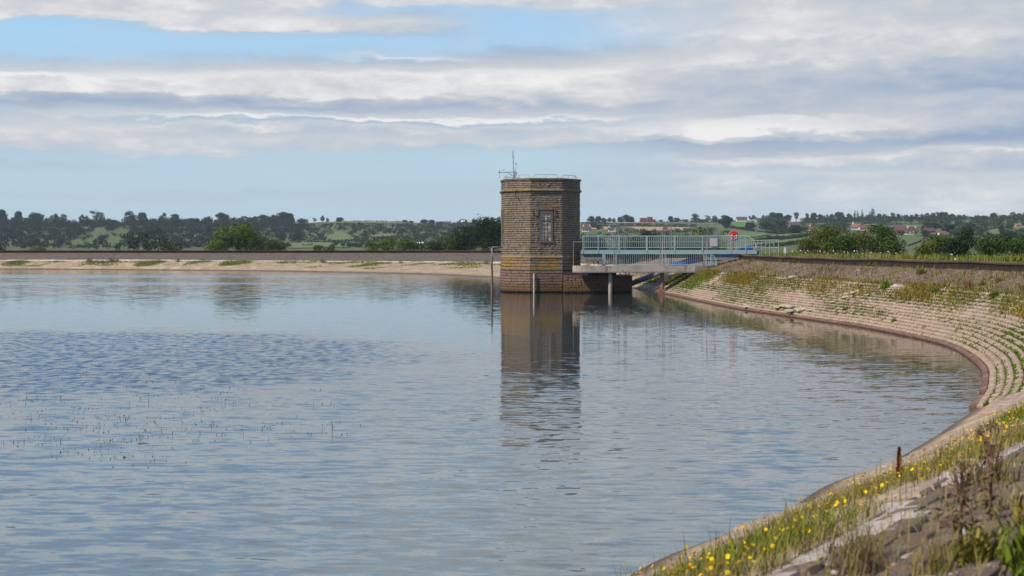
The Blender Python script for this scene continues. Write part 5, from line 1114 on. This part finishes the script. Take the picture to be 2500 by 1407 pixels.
G_dry = leafy("dry_grass", [(.24,.175,.06),(.34,.25,.10),(.20,.18,.04),(.15,.16,.03),(.28,.18,.07)]); G_olive = leafy("olive_grass", [(.145,.155,.018),(.21,.185,.03),(.27,.20,.05),(.11,.135,.014)])
G_brown = leafy("dead_weed", [(.16,.105,.055),(.11,.07,.04),(.22,.15,.08),(.12,.11,.04)]); G_red = leafy("red_weed", [(.20,.075,.035),(.26,.11,.05),(.15,.06,.03)]); G_gold = leafy("golden_weed", [(.30,.20,.03),(.24,.16,.03),(.14,.14,.03)])
m_yel = leafy("yellow_petal", [(.80,.48,.010),(.84,.56,.014),(.72,.38,.008)]); m_straw = leafy("straw_head", [(.42,.32,.17),(.34,.24,.12)])
rg = np.random.default_rng(21)
def pick(n, s0, s1, f0, f1, dens, surf, seed):
    r2 = np.random.default_rng(seed); s_ = r2.uniform(s0, s1, n); f = r2.uniform(f0, f1, n); P = surf(s_, f); k = r2.random(n) < dens(P, s_, f); return P[k], s_[k], f[k]
sst = lambda x, a, b_: np.clip((x - a) / (b_ - a), 0, 1) ** 2 * (3 - 2 * np.clip((x - a) / (b_ - a), 0, 1))
S_A = S_APEX; S_R = S_BRIDGE
# green growth in the joints of the paving (clustered along the rows)
def joint_tufts(n, s0, s1, seed):
    r2 = np.random.default_rng(seed); s_ = r2.uniform(s0, s1, n); row = r2.integers(2, 16, n); f = row / 16.0
    P = lower(s_, f); d_ = sst(pn(s_ * .55, row * 1.7, .55, 3) + .95 * pn(P[:, 0], P[:, 1], .16, 4) + .5 * (f - .45), -.8, .6); d_ *= .25 + .75 * sst(f, .10, .40)
    k = r2.random(n) < d_; s_, f = s_[k], f[k]; L = r2.integers(3, 9, len(s_))
    idx = np.repeat(np.arange(len(s_)), L); ss = s_[idx] + r2.normal(0, .13, len(idx)); ff = f[idx] + r2.normal(0, .006, len(idx)) + .008
    return lower(ss, ff)
P = joint_tufts(36000, S_A - 10, S_R + 22, 31); P[:, 2] += .0
stuff("joint_grass", [blades(P, .072, .06, 1.0, 5)], G_moss, "green grass growing in the joints between the pale paving blocks", "grass")
# weed band under the coping
def dens_band(P, s_, f): return sst(f + .10 * pn(P[:, 0], P[:, 1], .35, 8), .50, .80) * sst(pn(P[:, 0], P[:, 1], .6, 9), -1.3, .3)
P, _, _ = pick(44000, S_A - 4, S_R + 18, .45, 1.05, dens_band, lower, 33)
stuff("weed_band", [blades(P, .15, .035, .8, 6)], G_olive, "olive and yellow weeds in a band under the coping of the right bank", "weeds")
P, _, _ = pick(18000, S_A - 4, S_R + 18, .66, 1.05, lambda P, s_, f: sst(pn(P[:, 0], P[:, 1], .4, 12), -.3, .8), lower, 34)
stuff("golden_weeds", [blades(P, .22, .04, .6, 7)], G_gold, "golden flowering weeds along the coping of the right bank", "weeds")
# under the bridge: bright grass
c0 = onz(1690, 672, 1.6); P, _, _ = pick(9000, S_R - 18, S_R + 20, .3, 1.0, lambda P, s_, f: sst(pn(P[:, 0], P[:, 1], .5, 14) - .08 * np.hypot(P[:, 0] - 15, P[:, 1] - 122), -1.0, .3), lower, 35)
stuff("bank_grass", [blades(P, .22, .05, .7, 8)], G_green, "green grass patch on the bank under the footbridge", "grass")
# near strip with flowers
def dens_near(P, s_, f): return sst(f + .06 * pn(P[:, 0], P[:, 1], 1.1, 15), .46, .68) * (1 - .85 * sst(f, .985, 1.01)) * sst(pn(P[:, 0], P[:, 1], .8, 16), -1.2, .5)
P, _, _ = pick(32000, S_B0 + 3, S_A - 2, .5, 1.0, dens_near, lower, 36)
stuff("flower_strip_grass", [blades(P, .13, .009, .7, 9), blades(P[::7], .24, .008, .5, 10)], G_olive, "olive green grass strip with flowers on the near bank below the pale coping", "grass")
P2, _, _ = pick(20000, S_B0 + 3, S_A, .55, .97, lambda P, s_, f: sst(pn(P[:, 0], P[:, 1], .55, 17), .25, .9) * sst(f, .58, .7), lower, 37)
stuff("green_grass", [blades(P2, .22, .010, .6, 11)], G_green, "bright green grass clumps on the near bank among yellow flowers", "grass")
P3, _, _ = pick(26000, S_B0 + 3, S_A + 2, .50, .99, lambda P, s_, f: (.18 + .82 * sst(pn(P[:, 0], P[:, 1], .9, 18), -.4, .8)) * sst(f, .54, .66) * .24, lower, 38)
P3[:, 2] += rg.uniform(.10, .26, len(P3)); V1, F1 = quadpts(P3, .017, 39); P3b = P3 + np.array([.008, .006, -.004]); V2, F2 = quadpts(P3b, .015, 40)
stuff("yellow_flowers", [(V1, F1), (V2, F2)], m_yel, "small yellow flowers scattered over the near grass strip", "flowers")
P3s, _, _ = pick(3000, S_B0 + 3, S_A, .55, 1.0, lambda P, s_, f: .35 + 0 * f, lower, 41)
stuff("seed_stalks", [blades(P3s, .34, .008, .35, 42)], G_dry, "dry brown seed stalks standing over the near grass strip", "weeds")
P3d, _, _ = pick(44000, S_B0 + 3, S_A - 2, .45, 1.0, dens_near, lower, 96)
stuff("flower_strip_dry_grass", [blades(P3d, .15, .010, .7, 97)], G_dry, "dry brownish blades mixed into the near flower strip", "grass")
# low tufts over the sand edge and blocks near
P4, _, _ = pick(9000, S_B0, S_A + 4, .30, .62, lambda P, s_, f: sst(pn(P[:, 0] * 1.0, P[:, 1], 1.3, 43), .35, 1.0), lower, 44)
stuff("creeping_plants", [blades(P4, .05, .018, 1.3, 45)], G_moss, "creeping green plants on the paving of the near bank", "ground cover")
# yellow bloom on the right bank
P5, _, _ = pick(4200, S_A + 2, S_A + 34, .68, 1.0, lambda P, s_, f: sst(pn(P[:, 0], P[:, 1], .3, 46), .1, 1.0) * .55, lower, 47); P5[:, 2] += .12
stuff("yellow_bloom", [quadpts(P5, .03, 48)], m_yel, "specks of yellow bloom in the weeds at the bend of the bank", "flowers")
# upper slope
def dens_up(P, s_, f): return .10 + .9 * sst(pn(P[:, 0], P[:, 1], .7, 50), .55, 1.2)
P6, _, _ = pick(34000, S_B0 + 2, S_A - 1, 0, 1.0, lambda P, s_, f: .25 + .75 * sst(pn(P[:, 0], P[:, 1], 1.3, 51), .0, 1.0), upper, 52)
stuff("dry_weeds", [blades(P6, .10, .007, 1.0, 53), blades(P6[::20], .28, .007, .6, 54)], G_dry, "brown dry weeds over the dark near slope above the coping", "weeds")
P7, _, _ = pick(10000, S_A - 2, S_R + 20, .0, 1.0, lambda P, s_, f: .22 + .75 * sst(pn(P[:, 0], P[:, 1], .8, 55), .0, 1.0), upper, 56)
stuff("slope_weeds", [blades(P7, .20, .03, .8, 57)], G_olive, "olive tufts dotted over the dark stone slope of the right bank", "weeds")
P7b, _, _ = pick(14000, S_A - 2, S_R + 20, .0, 1.0, lambda P, s_, f: .05 + .5 * sst(pn(P[:, 0], P[:, 1], .6, 58), .4, 1.3), upper, 59)
stuff("slope_dead_weeds", [blades(P7b, .24, .03, .7, 60)], G_brown, "brown dead weeds dotted over the dark stone slope of the right bank", "weeds")
# loose pale chips on the dark slope
PC, _, _ = pick(420, S_B0 + 2, S_A + 2, 0, 1, lambda P, s_, f: .5 + 0 * f, upper, 61); PC[:, 2] += .01
VC, FC = [], []
for i, p_ in enumerate(PC):
    r_ = R.uniform(.012, .05); mm = MB(); mm.box(-r_, r_, -r_ * .7, r_ * .7, -r_ * .3, r_ * .35, Matrix.Translation(Vector(p_)) @ Matrix.Rotation(R.uniform(0, 3), 4, 'Z') @ Matrix.Rotation(R.uniform(-.4, .4), 4, 'X')); VC.append(np.array(mm.v)); FC.append(np.array(mm.f) + 8 * i)
tag(link("stone_chips", npmesh("stone_chips", np.vstack(VC), np.vstack(FC)), m_cop, None, 'stuff'), "pale stone chips lying on the dark near slope", "stones")
# verge behind the right wall
def verge(s0, s1, n, o0, o1, seed, base=None):
    r2 = np.random.default_rng(seed); s_ = r2.uniform(s0, s1, n); q_ = at_arc(s_); dv = q_[:, 5:7] - q_[:, 2:4]; dv /= np.linalg.norm(dv, axis=1)[:, None]; o_ = r2.uniform(o0, o1, n)
    return np.column_stack([q_[:, 5:7] + dv * (.42 + o_)[:, None], np.full(n, ZB + .08)])
Pv = verge(S_A - 6, S_R - 2, 70000, .3, 12, 62); k = rg.random(len(Pv)) < .35 + .65 * sst(pn(Pv[:, 0], Pv[:, 1], .5, 63), -.6, .5); Pv = Pv[k]
Pl = Pv[(np.hypot(*(Pv[:, :2] - [19, 118]).T) > 4)]
sel = pn(Pl[:, 0], Pl[:, 1], .35, 64)
stuff("verge_grass", [blades(Pl[sel < .1], .20 + .22 * sst(pn(Pl[sel < .1][:, 0], Pl[sel < .1][:, 1], .8, 90), -.8, .8), .035, .7, 65)], G_olive, "tall olive grass on the verge behind the right crest wall", "grass")
stuff("verge_dry_grass", [blades(Pl[sel >= .1], .20 + .36 * sst(pn(Pl[sel >= .1][:, 0], Pl[sel >= .1][:, 1], .7, 91), -.9, .9), .03, .75, 66)], G_dry, "tall straw coloured grass on the verge behind the right crest wall", "grass")
Pg = verge(S_A - 6, S_R - 4, 9000, .2, 4, 67); Pg = Pg[pn(Pg[:, 0], Pg[:, 1], .5, 68) > .35]
stuff("verge_weeds", [blades(Pg, .55, .07, .7, 69)], G_green, "bright leafy weeds along the back of the right crest wall", "weeds")
Pw = verge(S_A - 2, S_R - 6, 900, .6, 7, 70); Pw = Pw[pn(Pw[:, 0], Pw[:, 1], .4, 71) > .5]; Pw[:, 2] += rg.uniform(.35, .75, len(Pw))
stuff("white_umbels", [quadpts(Pw, .05, 72)], m_white, "white flower heads in the verge grass behind the right wall", "flowers")
Pb = verge(S_R + 14, S_END + 4, 26000, .0, 3, 73); stuff("far_crest_grass", [blades(Pb, .30, .05, .6, 74)], G_olive, "short grass fringe along the top of the far wall", "grass")
# far beach vegetation
P8, _, _ = pick(60000, S_R + 22, S_END, .30, 1.0, lambda P, s_, f: sst(pn(P[:, 0] * .8, P[:, 1] * 1.2, .5, 75) * 1.2 + 1.3 * np.exp(-((f - .84) / .13) ** 2), .45, 1.9) * .8, lower, 76)
stuff("beach_grass", [blades(P8, .15, .12, .9, 77)], G_moss, "green grass streaks on the far sandy beach", "grass")
P9, _, _ = pick(9000, S_R + 22, S_END, 0, 1.0, lambda P, s_, f: .1 + .5 * sst(pn(P[:, 0], P[:, 1], .25, 78), .2, 1), upper, 79)
stuff("far_slope_weeds", [blades(P9, .22, .08, .8, 80)], G_brown, "brown weeds on the dark far slope", "weeds")
# emergent water weed
rw = np.random.default_rng(81); PW = []
for i in range(300):
    px, py = rw.normal(330, 260), rw.normal(1030, 62)
    if not (0 < px < 930 and 915 < py < 1170) or py > 1190 - px * .12 or (px > 500 and py > 1080): continue
    c_ = onz(px, py, 0); n = rw.integers(1, 9); PW.append(np.column_stack([c_.x + rw.normal(0, .3, n), c_.y + rw.normal(0, .10, n), np.full(n, -.02)]))
PW = np.vstack(PW); lw_ = rw.random(len(PW)) < .07
stuff("water_weed", [blades(PW[~lw_], .045, .018, .8, 82), blades(PW[lw_], .13, .010, .25, 83)], leafy("water_weed_stem", [(.05,.045,.02),(.08,.07,.02),(.06,.035,.025)]), "sparse thin stems of water weed poking out of the water on the left", "water weed")

# ------------------------------------------------------------------ single plants
def stalk_plant(name, P, h, label, cat, mat, kind, seed, group=None):
    rr = random.Random(seed); o = thing(name, P, label, cat, group); m = MB()
    if kind == 'dock':
        m.tube([(0, 0, -.05), (.01, 0, h * .5), (.0, 0, h)], [.010, .008, .003], 5); m.build("stem", mat, o); Cs = []
        for i in range(420):
            z_ = h * rr.uniform(.28, 1.0); r_ = .075 * h * (1.15 - z_ / h) ** .6 * rr.random() ** .4; a = rr.uniform(0, 6.28); Cs.append((r_ * math.cos(a), r_ * math.sin(a), z_))
        C = np.array(Cs); V, F = leaves(C, C * np.array([1, 1, .1]), .028, .8, .8, seed); link("seed_head", npmesh("seed_head", V, F), mat, o)
    elif kind == 'thistle':
        tips = []
        for i in range(6):
            a = rr.uniform(0, 6.28); r_ = h * rr.uniform(.05, .2); z_ = h * rr.uniform(.7, 1.0); b0 = h * rr.uniform(.3, .6); m.tube([(0, 0, b0), (r_ * .5 * math.cos(a), r_ * .5 * math.sin(a), (b0 + z_) / 2), (r_ * math.cos(a), r_ * math.sin(a), z_)], [.008, .006, .004], 5); tips.append((r_ * math.cos(a), r_ * math.sin(a), z_))
        m.tube([(0, 0, -.05), (.01, .01, h * .5), (0, 0, h * .97)], [.013, .010, .005], 6); tips.append((0, 0, h)); m.build("stem", mat, o)
        for t_ in tips:
            C, N = crown_pts([(*t_, .035, .035, .04)], 1100 * 36, rr.randrange(9999)); C, N = C[:70], N[:70]; V, F = leaves(C, N, .022, .5, .5, rr.randrange(999)); link("seed_head", npmesh("seed_head", V, F), m_straw if rr.random() < .5 else mat, o)
        Cs = np.array([(rr.gauss(0, .05), rr.gauss(0, .05), h * rr.uniform(.05, .75)) for _ in range(90)]); V, F = leaves(Cs, Cs * 0 + np.array([0, 0, 1.]), .07, .9, .35, seed); link("leaves", npmesh("leaves", V, F), mat, o)
    else:   # tuft
        n = {'tuft': 130, 'leafy': 420}[kind]; r2 = np.random.default_rng(seed); Pp = np.column_stack([r2.normal(0, h * .3, n), r2.normal(0, h * .3, n), np.zeros(n) - .02])
        Pp[:, 2] += 0 if kind == 'tuft' else abs(r2.normal(0, h * .3, n)); V, F = blades(Pp, h * .8 if kind == 'tuft' else h * .32, h * (.022 if kind == 'tuft' else .075), .75 if kind == 'tuft' else 1.3, seed); link("leaves", qmesh("leaves", V, F), mat, o)
        m.tube([(0, 0, -.05), (.02, 0, h * .6), (.0, .02, h)], [h * .02, h * .015, h * .006], 5)
        for i in range(4): a = i * 1.6; m.tube([(0, 0, h * .2), (h * .2 * math.cos(a), h * .2 * math.sin(a), h * .75)], [h * .012, h * .006], 4)
        m.build("stem", mat, o)
    return o
def on_lower(px, py):
    best = None
    for z_ in np.linspace(0.05, 2.8, 90):
        p_ = onz(px, py, z_); d_ = np.hypot(LWP[:, 0] - p_.x, LWP[:, 1] - p_.y) + abs(LWP[:, 2] - z_) * 2; i = d_.argmin()
        if best is None or d_[i] < best[0]: best = (d_[i], LWP[i])
    return Vector(best[1])
_s, _f = np.meshgrid(np.arange(S_B0, S_R + 22, .2), np.linspace(0, 1, 41)); LWP = np.vstack([lower(_s.ravel(), _f.ravel()), upper(_s.ravel(), _f.ravel())])
m_dock = leafy("rust_dock", [(.13,.024,.014),(.18,.035,.02),(.09,.02,.012)]); m_this = leafy("dead_thistle", [(.13,.075,.045),(.19,.12,.07),(.09,.055,.035)])
stalk_plant("dock_plant", on_lower(2195, 1195), .43, "single upright dark red dock stalk in the yellow flowers near the coping", "plant", m_dock, 'dock', 3)
stalk_plant("thistle", on_lower(2432, 1275), .66, "taller dead thistle with pale heads at the right, beside the coping bend", "plant", m_this, 'thistle', 4)
stalk_plant("thistle", on_lower(2335, 1330), .52, "dead brown thistle on the dark slope left of the taller one", "plant", m_this, 'thistle', 5)
stalk_plant("weed_tuft", on_lower(2060, 1370), .33, "brown bushy weed tuft on the dark slope below the coping break", "plant", G_dry, 'tuft', 6)
stalk_plant("weed_tuft", on_lower(2110, 1385), .28, "reddish brown weed tuft next to the bushy one at the bottom", "plant", G_brown, 'tuft', 7)
stalk_plant("leafy_weed", on_lower(2540, 1400), .34, "bright green leafy weed blurred in the bottom right corner", "plant", G_moss, 'leafy', 8)
stalk_plant("leafy_weed", on_lower(2520, 1300), .30, "small green leafy weed above the corner one on the dark slope", "plant", G_olive, 'leafy', 9)
stalk_plant("leafy_weed", on_lower(2400, 1365), .22, "low green leafy weed left of the corner weeds", "plant", G_olive, 'leafy', 10)
stalk_plant("weed_tuft", on_lower(2270, 1395), .25, "dry weed tuft at the bottom edge of the dark slope", "plant", G_dry, 'tuft', 12)
stalk_plant("weed_tuft", on_lower(2440, 1180), .40, "tall dry grassy weed behind the taller thistle on the slope", "plant", G_dry, 'tuft', 13)
for px, py, h, mt, kd, lab in [(2358,702,.75,G_red,'tuft',"rust red bushy weed on the dark slope of the right bank"),(2252,673,.55,G_olive,'leafy',"pale green weed on the dark slope left of the rust red one"),(2224,652,.4,G_green,'leafy',"dark green weed close under the wall on the right"),(2290,716,.45,G_green,'leafy',"dark leafy weed on the coping left of the rust red one"),(2268,708,.40,G_gold,'tuft',"golden weed on the coping left of the dark leafy one"),(2225,706,.34,G_gold,'tuft',"smaller golden weed further left on the coping"),(2424,728,.5,G_green,'leafy',"dark green weed on the coping near the right edge"),(2395,698,.35,G_green,'leafy',"low green weed just right of the rust red one"),(2100,655,.3,G_red,'tuft',"small rust weed under the wall, above the pale algae streak"),(1915,642,.45,G_olive,'leafy',"yellow green tuft under the wall left of the rest"),(2165,706,.6,G_green,'leafy',"upright green weed on the coping above the algae streak"),(2440,685,.35,G_olive,'leafy',"olive weed on the dark slope near the right edge"),(2350,644,.35,G_olive,'leafy',"olive weed against the wall right of the green one"),(2470,652,.4,G_olive,'leafy',"dark weed against the wall near the right edge"),(2184,786,.30,G_green,'leafy',"lone dark green tuft low on the pale paving")]:
    stalk_plant("weed", on_lower(px, py), h * .72, lab, "plant", mt, kd, int(px))
for px, w_, lab in [(203,.9,"dead brown plant on the far beach, leftmost of the row"),(255,1.0,"tallest dead brown plant on the far beach under the dying tree"),(268,.7,"smaller dead plant right beside the tallest one on the far beach"),(430,.8,"dead brown plant on the far beach below the pale bush"),(793,.8,"dead plant on the far beach below the valley field"),(983,.6,"small dead plant on the far beach left of the standpipe"),(1181,.9,"dead brown plant on the far beach right beside the standpipe")]:
    dd = 246 if px < 700 else (238 if px < 1000 else 212); x = (px - 1250) / FPX * dd
    cand = np.column_stack([SL, np.hypot(lower(SL, 0 * SL + .86)[:, 0] - x, (lower(SL, 0 * SL + .86)[:, 1] - dd) * .1)]); s_ = cand[cand[:, 1].argmin(), 0]
    stalk_plant("dead_plant", Vector(lower(np.array([s_]), np.array([.86]))[0]), w_, lab, "plant", G_brown, 'tuft', int(px))

# pale dried algae mats
m_alg = noisy("dried_algae", (.60, .53, .38), (.44, .38, .24), 7, .95, .1, 22, .07, (.27, .25, .12), 3.0)
def algae(pts, r, label, seed, nm="algae_mat"):
    rr = random.Random(seed); P0 = on_lower(*pts[0]); o_v, o_f = [], []; m = MB()
    for i, (px, py) in enumerate(pts):
        c_ = on_lower(px, py) - P0; rad_ = r[i] if isinstance(r, list) else r; n = 14
        for j in range(3):
            cc = c_ + Vector((rr.uniform(-.9, .9) * rad_, rr.uniform(-.6, .6) * rad_, .02)); vs = []; fs = []
            for a in range(7):
                th = a / 6 * math.pi
                for b_ in range(n):
                    ph = b_ / n * 6.283; k = 1 + .25 * math.sin(ph * 3 + seed + j) * math.sin(th * 3 + i) + .16 * math.sin(ph * 7 + i * 2 + j) + rr.uniform(-.13, .13)
                    vs.append(cc + Vector((math.sin(th) * math.cos(ph) * rad_ * k * .9, math.sin(th) * math.sin(ph) * rad_ * k * .7, math.cos(th) * rad_ * .34 * k)))
            for a in range(6):
                for b_ in range(n): fs.append((a * n + b_, a * n + (b_ + 1) % n, (a + 1) * n + (b_ + 1) % n, (a + 1) * n + b_))
            m.add(vs, fs)
    o = m.build(nm, m_alg, smooth=True); o.location = P0; return tag(o, label, "algae", "pale dried algae mats on the right bank")
algae([(1908,752),(1920,748),(1935,750)], [.30,.38,.30], "left half of the big pale algae heap at the water's edge", 1)
algae([(1945,761),(1955,757),(1970,758),(1985,760)], [.34,.42,.34,.22], "right half of the big pale algae heap, lower and wider", 2)
algae([(1824,750),(1832,747)], [.26,.20], "small pale algae lump alone at the water's edge", 3)
algae([(2035,738),(2050,733),(2068,727),(2080,721),(2095,715),(2104,712)], [.16,.18,.26,.22,.22,.16], "long pale algae streak climbing the paving", 4)
algae([(1945,681),(1955,679)], [.32,.22], "pale lump on the coping below the dark slope", 5)

# ------------------------------------------------------------------ air
m_air = bpy.data.materials.new("haze_air"); m_air.use_nodes = True; t = NT(m_air.node_tree); t.n.clear()
vo = t.new('ShaderNodeOutputMaterial'); pv = t.new('ShaderNodeVolumePrincipled'); pv.inputs['Color'].default_value = (.72, .84, 1.0, 1); pv.inputs['Density'].default_value = .00009; pv.inputs['Anisotropy'].default_value = .0
t.l.new(pv.outputs[0], vo.inputs['Volume'])
hz = MB().box(-3900, 3900, -3900, 3900, -3.2, 75).build("haze", m_air, None, 'stuff')
